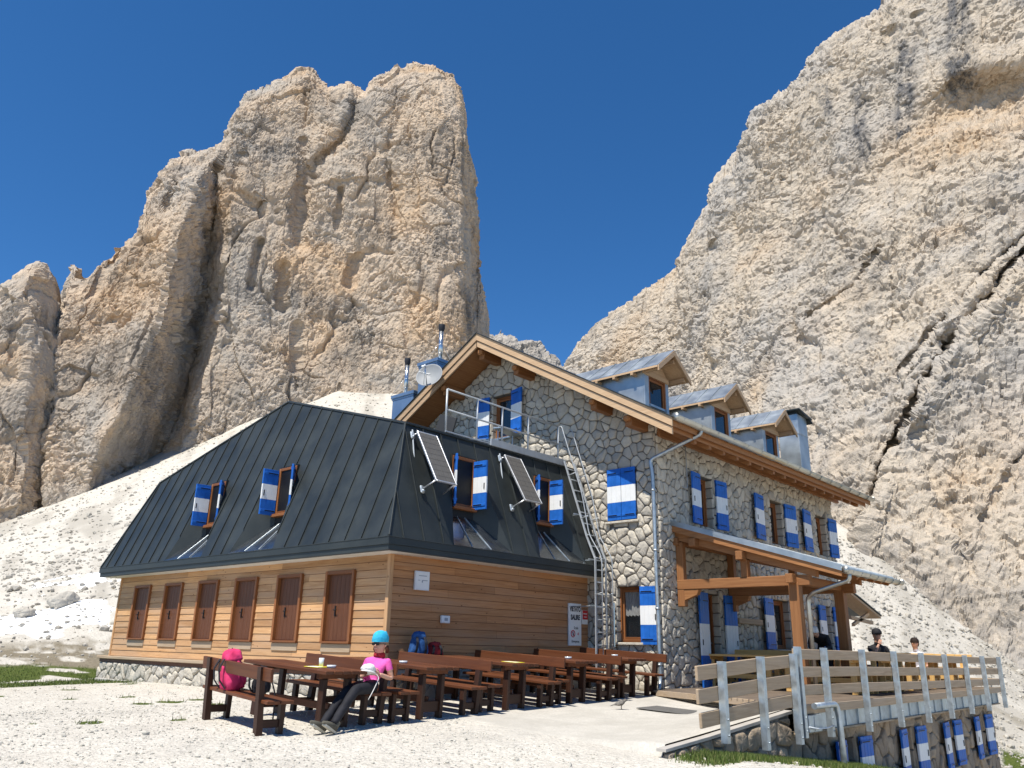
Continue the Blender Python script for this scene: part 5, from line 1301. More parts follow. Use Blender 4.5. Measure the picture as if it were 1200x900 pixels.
# end railing across the far end
for y in (7.0, 8.4): m = MB(); m.bbox(DX1+.02, DX1+.1, y-.04, y+.04, -1.2, .02, .004); m.build('post', 'galvanised', rl)
for dz in (-.11, -.385, -.665): m = MB(); m.bar((DX1-.01, 5.72, .015+dz), (DX1-.01, 9.8, .015+dz), .042, .165, (0, 0, 1), .008); m.build('plank', 'grey_y', rl)
# --- retaining wall and paved strip up to the door
rw = MB()
rt_top = lambda x: np.interp(x, [9.6, 10.6, 13.3], [-1.17, -1.10, -.90])
masonry(rw, [(9.55, -2.6), (13.35, -2.6), (13.35, -.93), (10.6, -1.15), (9.55, -1.22)], [], lambda u, v, h: (u, 5.86-h, v), .33, 21, gap=.026, h=.06)
rw.prism([(9.5, 5.80, -1.21), (10.6, 5.80, -1.14), (13.38, 5.80, -.92), (13.38, 5.80, -.875), (10.6, 5.80, -1.10), (9.5, 5.80, -1.175)], (0, .14, 0), 2)
o = rw.build('retaining_wall', ['mortar', 'lower_stone', 'plaster_base']); tag(o, 'low stone retaining wall under the ramp railing, topped by a concrete edge', 'wall')
xs = np.linspace(9.6, 17.6, 81); ys = np.linspace(5.93, 9.93, 41); XX, YY = np.meshgrid(xs, ys)
zz_ = np.maximum(H(XX.ravel(), np.maximum(YY.ravel(), 5.98)), np.interp(XX.ravel(), [9.6, 10.6, 13.3, 15, 17.6], [-1.3, -1.10, -.89, -.86, -.85])*1.0)
edge = sstep(9.6, 10.6, XX.ravel())*sstep(9.93, 9.0, YY.ravel()-0*XX.ravel())
zpl = H(XX.ravel(), np.maximum(YY.ravel(), 5.98))
tgt = np.interp(XX.ravel(), [9.6, 10.6, 13.3, 15.5, 17.6], [-1.16, -1.09, -.88, -.845, -.835])
wgt = sstep(8.2, 6.0, YY.ravel())
zz_ = np.where(XX.ravel() < 9.7, zpl-.03, zpl*(1-wgt)+np.maximum(tgt, zpl)*wgt+.012)
k = NT('paving'); v = k.coord(); n = k.noise(v, 1.4, 5, .6); n2 = k.noise(v, 40, 4, .7)
c = k.mix(k.maprange(n, .35, .65), (.44, .41, .355), (.55, .515, .45)); c = k.mix(k.math('MULTIPLY', k.maprange(n2, .45, .70), .55), c, (.33, .31, .27)); n3 = k.voro(v, 26, 'F1', 'Color'); sp_ = k.add('ShaderNodeSeparateColor'); k.link(n3, sp_.inputs[0]); c = k.mix(k.math('MULTIPLY', sp_.outputs[0], .35), c, (.36, .335, .29))
M['paving'] = k.out(c, .95, 0, k.bump(n2, .4, .01), .1)
tag(grid_obj('pavement', np.stack([XX.ravel(), YY.ravel(), zz_], 1), 81, 41, M['paving']), kind='structure')
mt = MB(); mt.bbox(-.42, .42, -.50, .50, 0, .015, .005); o = mt.build('door_mat', 'mat_grey'); o.location = (13.75, 8.25, float(H(13.75, 8.25))+.016); o.rotation_euler = (.05, 0, .1); tag(o, 'dark grey mat on the paving in front of the terrace planks', 'door mat')
# --- services beside the basement
m = MB(); m.tube(pipe_path([(13.55, 5.50, -.80), (14.36, 5.46, -.79), (14.40, 5.44, -1.0), (14.42, 5.42, -3.2)], .12), .05, 12)
tag(m.build('drain_pipe', 'galvanised'), 'grey drain pipe bending down in front of the basement wall', 'pipe')
ub = thing('utility_box', 'grey metal box hung under the terrace edge beside the drain pipe', 'box', (13.75, 5.6, -1.2))
m = MB(); m.bbox(13.50, 14.02, 5.585, 5.75, -1.20, -.94, .01); m.build('housing', 'galvanised', ub); m = MB(); m.bbox(13.70, 13.715, 5.575, 5.59, -1.18, -.96, .003); m.build('door_seam', 'grey_print', ub)
m = MB(); m.tube(pipe_path([(13.36, 5.54, -1.10), (13.65, 5.52, -1.14), (14.05, 5.52, -1.15), (14.38, 5.53, -1.13)], .1), .012, 6); tag(m.build('cable', 'plastic_white'), 'white cable slung below the utility box', 'cable')

# ================================================================ tables and benches
def make_table(mats, L=2.12, W=.74, Hh=.78):
    t = thing('picnic_table', '', 'table')
    m = MB(); n = 5; wd = W/n
    for k_ in range(n): m.bbox(-W/2+k_*wd+.003, -W/2+(k_+1)*wd-.003, 0, L, Hh-.05, Hh, .006)
    m.bbox(-W/2+.05, W/2-.05, .20, .27, Hh-.12, Hh-.05, .004); m.bbox(-W/2+.05, W/2-.05, L-.27, L-.20, Hh-.12, Hh-.05, .004); m.build('tabletop', mats[1], t, True)
    for y in (.24, L-.24):
        for s in (-1, 1):
            m = MB(); m.bbox(s*.21-.035, s*.21+.035, y-.06, y+.06, 0, Hh-.12, .008); m.build('leg', mats[2], t, True)
        m = MB(); m.bbox(-.175, .175, y-.025, y+.025, .10, .26, .006); m.build('cross_brace', mats[0], t, True)
    m = MB(); m.bbox(-.03, .03, .30, L-.30, .22, .32, .006); m.build('stretcher', mats[1], t, True)
    return t
def make_bench(mats, back, L=2.12):
    t = thing('bench', '', 'bench')
    m = MB()
    for k_ in range(2): m.bbox(-.21+k_*.20, -.21+k_*.20+.19, 0, L, .41, .455, .006)
    m.build('seat', mats[1], t, True)
    for y in (.22, L-.22):
        m = MB(); m.bbox(-.19, -.12, y-.05, y+.05, 0, .41, .008); m.build('leg', mats[2], t, True)
        m = MB()
        if back: m.prism([(.10, y-.05, 0), (.19, y-.05, 0), (.245, y-.05, .86), (.175, y-.05, .86)], (0, .10, 0))
        else: m.bbox(.10, .17, y-.05, y+.05, 0, .41, .008)
        m.build('leg', mats[2], t, True)
        m = MB(); m.bbox(-.12, .11, y-.025, y+.025, .10, .20, .006); m.build('cross_brace', mats[0], t, True)
    if back:
        m = MB(); m.obox((.185, L/2, .775), (0, 1, 0), (-1, 0, .07), L+.12, .042, .17, .008); m.build('backrest', mats[1], t, True)
    return t
SM = ('stain_x', 'stain_y', 'stain_z'); PMt = ('pine_y', 'pine_x', 'pine_z')
def put(o, x, y, rz, label, group, z=None, tilt=0):
    o.location = (x, y, float(H(x, y)) if z is None else z); o.rotation_euler = (tilt, 0, rz); o['label'] = label; o['group'] = group; return o
gslope = .052
T0 = make_table(SM); B0 = make_bench(SM, True); P0 = make_bench(SM, False)
TXs = [7.42, 9.28, 11.22, 13.05, 14.85]
tl = ['dark stained picnic table left of the woman, holding a yellow menu and ashtray', 'dark stained picnic table right behind the woman in pink, a white ashtray on it', 'dark stained picnic table with a bright yellow sheet near its end',
      'dark stained picnic table below the tall warning sign', 'dark stained picnic table nearest the lit ground floor window of the stone hut']
for i, x in enumerate(TXs): put(T0 if i == 0 else copy_tree(T0), x+rng.uniform(-.04, .04), 9.68+rng.uniform(-.05, .05), R(1.5+rng.uniform(-1.2, 1.2)), tl[i], 'picnic tables along the annex', tilt=math.atan(gslope))
bl = ['dark stained bench with backrest on which the woman in pink sits', 'dark stained bench with backrest after the second table from the woman, its end board in the sun', 'dark stained bench with backrest right of the table with the yellow sheet',
      'dark stained bench with backrest right of the table below the warning sign', 'dark stained bench with backrest closest to the downpipe of the stone hut']
bl[1] = 'dark stained bench with backrest right of the table behind the woman in pink'
for i, x in enumerate([8.14, 10.12, 12.03, 13.83, 15.62]): put(B0 if i == 0 else copy_tree(B0), x+rng.uniform(-.03, .03), 9.62+(rng.uniform(-.06, .06) if i else .12), R(1.5+rng.uniform(-1.5, 1.5)), bl[i], 'benches with backrests', tilt=math.atan(gslope))
pl_ = ['backless dark bench on the near side of the table behind the woman in pink', 'backless dark bench on the near side of the table with the yellow sheet', 'backless dark bench on the near side of the table below the warning sign', 'backless dark bench on the near side of the table by the lit ground floor window']
for i, x in enumerate([8.62, 10.62, 12.50, 14.30]): put(P0 if i == 0 else copy_tree(P0), x+rng.uniform(-.03, .03), 9.74+rng.uniform(-.08, .08), R(1.5+rng.uniform(-2, 2)), pl_[i], 'backless benches', tilt=math.atan(gslope))
bx = copy_tree(B0); put(bx, 6.42, 9.90, R(180+10), 'dark stained bench holding the pink backpack, its back turned to the camera', 'benches with backrests')
bx.location = (6.66, 11.88, float(H(6.6, 10.9))+.03); bx.rotation_euler = (-math.atan(gslope), 0, R(180-6))
# on the terrace, pale pine sets in the sun
PMt = ('pine_x', 'pine_y', 'pine_z')
DT = make_table(PMt, 1.9, .74, .75); DB = make_bench(PMt, True, 1.9)
dn = ['pine table on the terrace nearest the porch posts', 'pine table on the terrace left of the man in the black shirt', 'pine table on the terrace between the man in black and the white shirt', 'pine table on the terrace right of the person in white', 'pine table at the far end of the terrace']
for i, x in enumerate((18.3, 20.1, 22.0, 23.9, 25.7)):
    put(DT if i == 0 else copy_tree(DT), x, 6.2, 0, dn[i], 'pine tables on the terrace', DZ)
    put(DB if i == 0 else copy_tree(DB), x+.82, 6.2, 0, dn[i].replace('pine table', 'pine bench with backrest'), 'pine benches on the terrace', DZ)

for i, x in enumerate((18.5, 20.4, 22.3, 24.2)):
    put(copy_tree(DT), x, 8.15, 0, dn[i].replace('pine table', 'pine table close to the hut wall').replace(' between the man in black and the white shirt', ', third from the porch').replace(' right of the person in white', ', fourth from the porch').replace(' left of the man in the black shirt', ', second from the porch').replace(' nearest the porch posts', ', first from the porch'), 'pine tables on the terrace', DZ)
    put(copy_tree(DB), x+.82, 8.15, 0, dn[i].replace('pine table', 'pine bench close to the hut wall').replace(' between the man in black and the white shirt', ', third from the porch').replace(' right of the person in white', ', fourth from the porch').replace(' left of the man in the black shirt', ', second from the porch').replace(' nearest the porch posts', ', first from the porch'), 'pine benches on the terrace', DZ)

# ================================================================ small things on and by the tables
ZTt = lambda i, dy: float(H(TXs[i], 9.68))+.78+dy*gslope+.003
def menu(x, y, z, rz, sx, sy, label, name='menu_card'):
    m = MB(); m.bbox(-sx/2, sx/2, -sy/2, sy/2, 0, .006, .002, 0); m.bbox(-sx*.42, sx*.1, -sy*.4, sy*.4, .006, .0075, .0004, 1)
    o = m.build(name, ['yellow_card', 'white_paint']); o.location = (x, y, z); o.rotation_euler = (math.atan(gslope), 0, rz); return tag(o, label, 'menu')
menu(7.40, 10.35, ZTt(0, .67), .5, .40, .22, 'yellow menu card on the table left of the woman')
menu(11.28, 9.95, ZTt(2, .27), .3, .36, .30, 'bright yellow sheet lying on a table end in front of the timber wall')
def ashtray(x, y, z, label):
    m = MB(); m.lathe([(0, .004), (.05, .004), (.062, .035), (.07, .036), (.062, .0), (0, 0)], (0, 0, 0), 18); o = m.build('ashtray', 'glass_ware'); o.location = (x, y, z); return tag(o, label, 'ashtray')
ashtray(7.56, 10.22, ZTt(0, .54), 'clear ashtray beside the yellow menu on the first table'); ashtray(9.10, 10.40, ZTt(1, .72), 'clear ashtray on the table behind the woman in pink'); ashtray(13.2, 10.2, ZTt(3, .52), 'clear ashtray on the table below the warning sign'); ashtray(14.95, 10.3, ZTt(4, .62), 'clear ashtray on the table by the ladder foot')
g = MB(); g.lathe([(0, .004), (.03, .004), (.036, .12), (.039, .12), (.033, 0), (0, 0)], (0, 0, 0), 16); o = g.build('drinking_glass', 'glass_ware'); o.location = (7.52, 10.42, ZTt(0, .74)); tag(o, 'drinking glass standing behind the yellow menu', 'glass')
# backpacks
def cloth(name, a, b, rough=.75):
    k = NT(name); v = k.coord(); n = k.noise(v, 7, 5, .6); M[name] = k.out(k.mix(k.maprange(n, .3, .7), a, b), rough, 0, k.bump(k.noise(v, 16, 4), .5, .015), .25)
cloth('pink_nylon', (.50, .022, .085), (.66, .05, .16), .9); cloth('black_nylon', (.012, .012, .016), (.03, .03, .036)); cloth('blue_nylon', (.012, .05, .16), (.03, .10, .27)); cloth('red_nylon', (.20, .015, .02), (.34, .03, .03))
def blob(name, mat, parent, size, seed, taper=.75, lump=.08, sub=4, flat=.0, off=(0, 0, 0)):
    """a stuffed soft bag: rounded box with folds"""
    bm = bmesh.new(); bmesh.ops.create_icosphere(bm, subdivisions=sub, radius=1); P = np.array([v.co[:] for v in bm.verts])
    P = np.sign(P)*np.abs(P)**.62; t = (P[:, 2]+1)/2; P[:, :2] *= (1-(1-taper)*t**1.6)[:, None]
    d = 1+lump*fbm(P*1.6+seed, seed, 3)+lump*.5*(1-2.5*np.abs(perlin(P*2.3+seed*3, seed)))
    P = P*d[:, None]*np.array(size)/2; P[:, 2] += size[2]/2; P += np.array(off)
    for v, c in zip(bm.verts, P): v.co = c
    me = bpy.data.meshes.new(name); bm.to_mesh(me); bm.free(); me.polygons.foreach_set('use_smooth', [True]*len(me.polygons)); me.materials.append(M[mat])
    o = bpy.data.objects.new(name, me); COL.objects.link(o); o.parent = parent; return o
def backpack(label, loc, rz, size, mats, lean=0, name='backpack'):
    t = thing(name, label, 'backpack', loc, rz, None); t.rotation_euler = (0, lean, rz)
    sx, sy, sz = size
    blob('body', mats[0], t, (sx, sy, sz*.86), 3, .74, .15); blob('lid', mats[1], t, (sx*.85, sy*.78, sz*.34), 5, .7, .15, off=(0, 0, sz*.70))
    blob('front_pocket', mats[0], t, (sx*.45, sy*.7, sz*.40), 7, .8, .06, off=(-sx*.42, 0, sz*.12))
    for s in (-1, 1):
        m = MB(); P = [Vector((sx*.45, s*sy*.22, sz*.82)), Vector((sx*.72, s*sy*.24, sz*.60)), Vector((sx*.70, s*sy*.27, sz*.32)), Vector((sx*.44, s*sy*.30, sz*.10))]
        for a, b in zip(P[:-1], P[1:]): m.bar(a, b, .045, .014, (1, 0, 0), .005)
        m.build('shoulder_strap', mats[2], t, True)
    m = MB(); m.tube([(.0, -sy*.1, sz*1.0), (.0, 0, sz*1.06), (.0, sy*.1, sz*1.0)], .008, 6); m.build('haul_loop', mats[2], t, True)
    return t
zb = float(H(6.1, 10.9))+.455
backpack('pink backpack standing on the nearest bench', (6.55, 11.18, zb-.02), R(168), (.30, .45, .56), ('pink_nylon', 'pink_nylon', 'black_nylon'), .10)
tb = backpack('small dark grey bag leaning beside the pink backpack on the bench', (6.68, 10.62, zb-.035), R(180), (.20, .26, .36), ('black_nylon', 'black_nylon', 'black_nylon'), .08, 'shoulder_bag')
m = MB(); m.tube(pipe_path([(-.1, .1, .2), (-.16, .12, .0), (-.15, .12, -.2), (-.13, .12, -.46)], .08), .011, 6); m.build('hanging_strap', 'black_nylon', tb, True)
za = float(H(10.6, 11.7))+.79
backpack('blue backpack leaning on the annex wall near the corner', (10.55, 11.66, za-.02), R(250), (.22, .34, .44), ('blue_nylon', 'blue_nylon', 'black_nylon'), 0)
backpack('dark red bag beside the blue backpack at the annex wall', (10.98, 11.68, za-.03), R(255), (.18, .32, .28), ('red_nylon', 'red_nylon', 'black_nylon'), 0, 'shoulder_bag')
# a bird on the paving
k = NT('feather'); v = k.coord(); M['feather'] = k.out(k.mix(k.maprange(k.noise(v, 30, 3), .4, .6), (.10, .09, .08), (.22, .20, .17)), .8)
bz = float(H(13.0, 8.85))+.016
bd = thing('bird', 'small grey brown bird on the paving in front of the tables', 'bird', (13.0, 8.85, bz), R(-42))
m = MB(); n = 12; prof = [(-.20, .055, .004), (-.13, .075, .010), (-.08, .09, .028), (-.03, .098, .042), (.02, .108, .044), (.05, .128, .036), (.07, .145, .027), (.09, .155, .027), (.108, .154, .018), (.118, .152, .006), (.140, .147, .001)]
m.tube([(x, 0, z) for x, z, r in prof], [r for _, _, r in prof], n); m.build('body', 'feather', bd, True)
for s in (-1, 1):
    m = MB(); m.tube([(.02, s*.018, .075), (.01, s*.02, .035), (.02, s*.02, .0)], .004, 5); m.tube([(.045, s*.02, .002), (-.01, s*.02, .002)], .003, 5); m.build('leg', 'black_iron', bd, True)
    m = MB(); m.tube([(.04, s*.038, .105), (-.02, s*.046, .092), (-.12, s*.022, .07)], [.008, .018, .003], 8); m.build('wing', 'feather', bd, True)
# ================================================================ PEOPLE
k = NT('skin_tone'); M['skin_tone'] = k.out(k.mix(k.noise(k.coord(), 20, 3), (.50, .27, .18), (.60, .35, .25)), .55, 0, None, .3)
cloth('pink_shirt', (.68, .085, .34), (.78, .135, .44)); cloth('black_trousers', (.010, .010, .013), (.022, .022, .027)); cloth('black_shirt', (.010, .010, .012), (.02, .02, .024))
cloth('white_shirt', (.55, .54, .58), (.66, .65, .70)); cloth('red_scarf', (.30, .012, .02), (.42, .03, .04)); cloth('cyan_cap', (.01, .26, .46), (.06, .50, .66)); cloth('white_cap', (.62, .61, .58), (.74, .73, .70))
cloth('dark_hair', (.016, .010, .008), (.04, .025, .018)); cloth('brown_hair', (.07, .022, .012), (.13, .045, .022)); cloth('boot_leather', (.07, .065, .05), (.12, .11, .085)); cloth('boot_sole', (.45, .42, .34), (.56, .53, .45)); cloth('blue_jeans', (.02, .035, .08), (.035, .055, .11))
def skin_body(name, J, E, parent, mats, bone_mat, extra=None):
    names = list(J); me = bpy.data.meshes.new(name); me.from_pydata([J[n][:3] for n in names], [(names.index(a), names.index(b)) for a, b in E], [])
    o = bpy.data.objects.new(name, me); COL.objects.link(o)
    md = o.modifiers.new('s', 'SKIN'); md.use_smooth_shade = True; md.branch_smoothing = .6
    sk = me.skin_vertices[0].data
    for i, n in enumerate(names):
        r = J[n][3]; sk[i].radius = r if isinstance(r, tuple) else (r, r); sk[i].use_root = (i == 0)
    sb = o.modifiers.new('b', 'SUBSURF'); sb.levels = 2; sb.render_levels = 2
    dg = bpy.context.evaluated_depsgraph_get(); m2 = bpy.data.meshes.new_from_object(o.evaluated_get(dg))
    COL.objects.unlink(o); bpy.data.objects.remove(o)
    V = [v.co.copy() for v in m2.vertices]; F = [tuple(p.vertices) for p in m2.polygons]; mi = []
    for f in F:
        c = sum((V[i] for i in f), Vector())/len(f); best = 1e9; bm_ = 0
        for (a, b) in E:
            A, Bv = Vector(J[a][:3]), Vector(J[b][:3]); d = Bv-A; t = max(0, min(1, (c-A).dot(d)/max(d.length_squared, 1e-9))); ra = J[a][3]; rb = J[b][3]; ra = ra if not isinstance(ra, tuple) else max(ra); rb = rb if not isinstance(rb, tuple) else max(rb)
            q = (c-A-d*t).length/(ra+(rb-ra)*t)
            if q < best: best = q; bm_ = bone_mat.get((a, b), 0)
        mi.append(bm_)
    mb = MB(); mb.v = [tuple(v) for v in V]; mb.f = F; mb.mi = mi; mb.sm = [True]*len(F)
    P_ = np.array(mb.v); mi_ = np.array(mi); fold = np.zeros(len(P_))
    for fi, ff in enumerate(F):
        if mi_[fi] > 0:
            for q_ in ff: fold[q_] = 1
    N_ = np.zeros_like(P_)
    for ff in F:
        a_ = P_[list(ff)]; nn = np.cross(a_[2]-a_[0], a_[-1]-a_[1])
        for q_ in ff: N_[q_] += nn
    N_ /= np.linalg.norm(N_, axis=1)[:, None]+1e-9
    P_ = P_+N_*(fold*(.009*(1-2.6*np.abs(perlin(P_*np.array([9, 9, 14]), 91)))))[:, None]; mb.v = [tuple(p) for p in P_]
    if extra: extra(mb)
    return mb.build('body', mats, parent)
def face_bits(mb, c, f, s, mi, r=.1):
    """nose, ears, lips and eyes on a head of centre c looking along f; s points to the person's left"""
    c, f, s = Vector(c), Vector(f).normalized(), Vector(s).normalized(); u = s.cross(f)*-1
    if u.z < 0: u = -u
    mb.tube([c+f*r*.78+u*.025, c+f*(r*1.05)-u*.008, c+f*(r*.95)-u*.018], [.008, .014, .008], 8, mi)
    for q in (-1, 1): mb.tube([c+s*q*r*.78+u*.02, c+s*q*(r*.93)+u*.0, c+s*q*r*.78-u*.03], [.012, .018, .008], 8, mi)
    mb.tube([c+f*r*.85-u*.045-s*.022, c+f*(r*.91)-u*.045, c+f*r*.85-u*.045+s*.022], [.004, .008, .004], 6, mi)
def hand(mb, wrist, d, palm_n, mi, curl=.5, size=1.0):
    """palm, four fingers of unequal length and a thumb"""
    w = Vector(wrist); d = Vector(d).normalized(); n = Vector(palm_n); n = (n-d*n.dot(d)).normalized(); s = d.cross(n)
    mb.obox(w+d*.045*size, d, s, .085*size, .075*size, .028*size, .012, mi)
    for k_, (L, off) in enumerate(((.068, -.027), (.078, -.009), (.072, .010), (.056, .028))):
        a = w+d*.082*size+s*off*size; p = [a-d*.02]
        dd = d.copy()
        for j in range(3):
            dd = (dd+n*curl*.6).normalized(); p.append(p[-1]+dd*(L/3+(.02 if j == 0 else 0))*size)
        mb.tube(p, [.009*size, .0088*size, .008*size, .006*size], 7, mi)
    t = [w+d*.02*size-s*.03*size, w+d*.05*size-s*.055*size+n*.01, w+d*.078*size-s*.058*size+n*.028*size]
    mb.tube(t, [.011*size, .010*size, .007*size], 7, mi)
def cap_mesh(c, f, s, r, hgt, mi=0, tail=False):
    c, f, s = Vector(c), Vector(f).normalized(), Vector(s).normalized(); u = f.cross(s)
    if u.z < 0: u = -u
    m = MB(); n = 20; prof = [(1.03, -.01), (1.06, .02), (1.03, .05), (.90, .085), (.66, .112), (.35, .128), (.0, .133)]
    vs = []; fs = []
    for (q, z) in prof:
        for k_ in range(n):
            a = 2*math.pi*k_/n; wob = 1+.025*math.sin(5*a+z*60); vs.append(c+(f*math.cos(a)*1.08+s*math.sin(a))*r*q*wob+u*(z*hgt-.0*math.cos(a)))
    for i in range(len(prof)-1):
        for k_ in range(n): k2 = (k_+1) % n; fs.append((i*n+k_, i*n+k2, (i+1)*n+k2, (i+1)*n+k_))
    m.add(vs, fs, mi, True); return m, u
def shoe(parent, heel, d, up_, L=.27, sole='boot_sole', upper='boot_leather'):
    heel = Vector(heel); d = Vector(d).normalized(); up_ = Vector(up_); up_ = (up_-d*up_.dot(d)).normalized()
    m = MB(); m.tube([heel+up_*.05, heel+d*.06+up_*.062, heel+d*.14+up_*.052, heel+d*.21+up_*.04, heel+d*L*.99+up_*.032], [.040, .048, .046, .042, .018], 12)
    m.tube([heel+d*.035+up_*.05, heel+d*.025+up_*.15], [.046, .05], 12)
    o = m.build('boot', upper, parent)
    m = MB(); s = d.cross(up_); P = []
    for t, w_ in ((-.045, .022), (-.03, .038), (.05, .042), (.12, .044), (.20, .047), (.255, .034), (.285, .010)): P.append((t, w_))
    poly = [heel+d*t+s*w_ for t, w_ in P]+[heel+d*t-s*w_ for t, w_ in reversed(P)]
    m.prism(poly, up_*.028); m.build('sole', sole, o)

# --- the woman in pink, leaning back on the bench in the sun
gz0 = float(H(8.1, 9.9)); SEAT = gz0+.455
wo = thing('person', 'woman in pink shirt, turquoise cap and sunglasses, sitting on a bench, holding a hat', 'person', (8.1, 9.9, gz0))
f = Vector((-.97, -.24, 0)); s = Vector((.24, -.97, 0)); C = Vector((8.04, 9.91, SEAT+.095))
pel = C; che = C+Vector((.135, .015, .285)); nec = C+Vector((.165, .015, .42)); hd = C+Vector((.135, -.015, .555))
WS = 1.15
def J_(v, r): return (v[0], v[1], v[2], tuple(x*WS for x in r) if isinstance(r, tuple) else r*WS)
hipL, hipR = pel+s*.085-Vector((0, 0, .015)), pel-s*.085-Vector((0, 0, .015))
kneL = Vector((7.57, 9.64, SEAT+.045)); kneR = Vector((7.53, 9.80, SEAT+.02)); ankL = Vector((7.15, 9.52, gz0+.085)); ankR = Vector((7.06, 9.64, gz0+.072))
shL, shR = che+s*.185+Vector((0, 0, .055)), che-s*.185+Vector((0, 0, .055))
elL = shL+Vector((.06, -.04, -.255)); elR = shR+Vector((-.10, -.02, -.245)); wrL = Vector((8.03, 9.70, C.z+.155)); wrR = Vector((7.93, 9.83, C.z+.175))
J = dict(pel=J_(pel, (.135, .115)), waist=J_(pel+(che-pel)*.45, (.120, .098)), che=J_(che, (.145, .112)), nec0=J_(che+(nec-che)*.75, (.075, .06)), nec=J_(nec, .05), hd0=J_(hd-Vector((0, 0, .052))+f*.014, .075), hd=J_(hd+Vector((0, 0, .02)), .096), hd1=J_(hd+Vector((0, 0, .095)), .075),
         shL=J_(shL, .058), shR=J_(shR, .058), uaL=J_(shL+(elL-shL)*.45, .046), uaR=J_(shR+(elR-shR)*.45, .046), elL=J_(elL, .037), elR=J_(elR, .037), wrL=J_(wrL, .025), wrR=J_(wrR, .025),
         hipL=J_(hipL, .092), hipR=J_(hipR, .092), thL=J_(hipL+(kneL-hipL)*.5, .078), thR=J_(hipR+(kneR-hipR)*.5, .078), kneL=J_(kneL, .060), kneR=J_(kneR, .060), caL=J_(kneL+(ankL-kneL)*.35, .058), caR=J_(kneR+(ankR-kneR)*.35, .058), ankL=J_(ankL, .044), ankR=J_(ankR, .044))
E = [('pel', 'waist'), ('waist', 'che'), ('che', 'nec0'), ('nec0', 'nec'), ('nec', 'hd0'), ('hd0', 'hd'), ('hd', 'hd1')]
for q in 'LR': E += [('che', 'sh'+q), ('sh'+q, 'ua'+q), ('ua'+q, 'el'+q), ('el'+q, 'wr'+q), ('pel', 'hip'+q), ('hip'+q, 'th'+q), ('th'+q, 'kne'+q), ('kne'+q, 'ca'+q), ('ca'+q, 'ank'+q)]
BM = {('waist', 'che'): 1, ('pel', 'waist'): 1, ('che', 'nec0'): 1}
for q in 'LR': BM.update({('che', 'sh'+q): 1, ('sh'+q, 'ua'+q): 1, ('pel', 'hip'+q): 2, ('hip'+q, 'th'+q): 2, ('th'+q, 'kne'+q): 2, ('kne'+q, 'ca'+q): 2, ('ca'+q, 'ank'+q): 2})
def ex(mb):
    face_bits(mb, hd, f, s, 0, .114); hand(mb, wrL, Vector((-.75, .1, .25)), Vector((.1, .8, .2)), 0, .55); hand(mb, wrR, Vector((-.75, -.35, .15)), Vector((.2, -.6, .4)), 0, .55)
skin_body('body', J, E, wo, ['skin_tone', 'pink_shirt', 'black_trousers'], BM, ex)
m, u_ = cap_mesh(hd+Vector((.004, .002, .060)), f, s, .117, 1.2); tl_ = [hd-f*.09+Vector((0, 0, .10)), hd-f*.13+Vector((0, 0, .16)), hd-f*.11+Vector((0, 0, .20))]; m.tube(tl_, [.045, .035, .02], 10); m.build('cap', 'cyan_cap', wo)
m = MB()
for q in (-1, 1): m.obox(hd+f*.108+s*q*.038+Vector((0, 0, .022)), s, Vector((0, 0, 1)), .060, .040, .014, .005); m.bar(hd+f*.106+s*q*.066+Vector((0, 0, .022)), hd-f*.0+s*q*.110+Vector((0, 0, .022)), .006, .008)
m.bar(hd+f*.114-s*.012+Vector((0, 0, .022)), hd+f*.114+s*.012+Vector((0, 0, .022)), .006, .006); m.build('sunglasses', 'black_iron', wo)
m = MB(); m.lathe([(.070, -.045), (.084, -.04), (.090, -.012), (.086, .016), (.076, .038), (.066, .042)], nec+Vector((-.004, -.006, .0)), 18, 0, (nec-che)); m.build('neck_scarf', 'red_scarf', wo)
m = MB()
for q in (-1, 1):
    for j in range(3): m.tube([hd+s*q*(.104)+Vector((0, 0, .0))-f*(.01+.02*j), hd+s*q*.116-f*(.02+.02*j)+Vector((0, 0, -.06)), hd+s*q*.10-f*(.03+.02*j)+Vector((0, 0, -.11))], [.016, .018, .006], 7)
m.build('hair', 'brown_hair', wo)
shoe(wo, ankL+Vector((.03, .02, -.115)), Vector((-.86, -.28, .42)), Vector((-.1, -.2, 1)), .31); shoe(wo, ankR+Vector((.03, .02, -.105)), Vector((-.88, -.20, .44)), Vector((-.1, -.2, 1)), .31)
# the white hat and its cord in her hands
hc = Vector((7.86, 9.74, C.z+.225)); m = MB(); bm = bmesh.new(); bmesh.ops.create_icosphere(bm, subdivisions=4, radius=1); P = np.array([v.co[:] for v in bm.verts]); dd = 1+.16*fbm(P*1.7+4, 71, 3)+.10*(1-2.4*np.abs(perlin(P*2.4, 72)))
P = P*dd[:, None]*np.array([.105, .085, .072])+np.array(hc); m.add([tuple(p) for p in P], [tuple(v.index for v in fc.verts) for fc in bm.faces], 0, True); bm.free()
m.lathe([(.06, 0), (.11, .004), (.125, -.012), (.12, -.018), (.06, -.012)], hc-Vector((0, 0, .04)), 20, 0, (.25, .1, 1)); ht = m.build('hat', 'white_cap', None); tag(ht, 'crumpled white sun hat held in the hands of the woman in pink', 'hat')
m = MB(); m.tube(pipe_path([hc+Vector((.08, -.06, -.05)), hc+Vector((.13, -.10, -.11)), hc+Vector((.06, -.12, -.22)), hc+Vector((-.02, -.13, -.34)), hc+Vector((-.06, -.12, -.41))], .06), .006, 6); m.build('cord', 'white_cap', ht)
ORG.pop(ht.name, None)

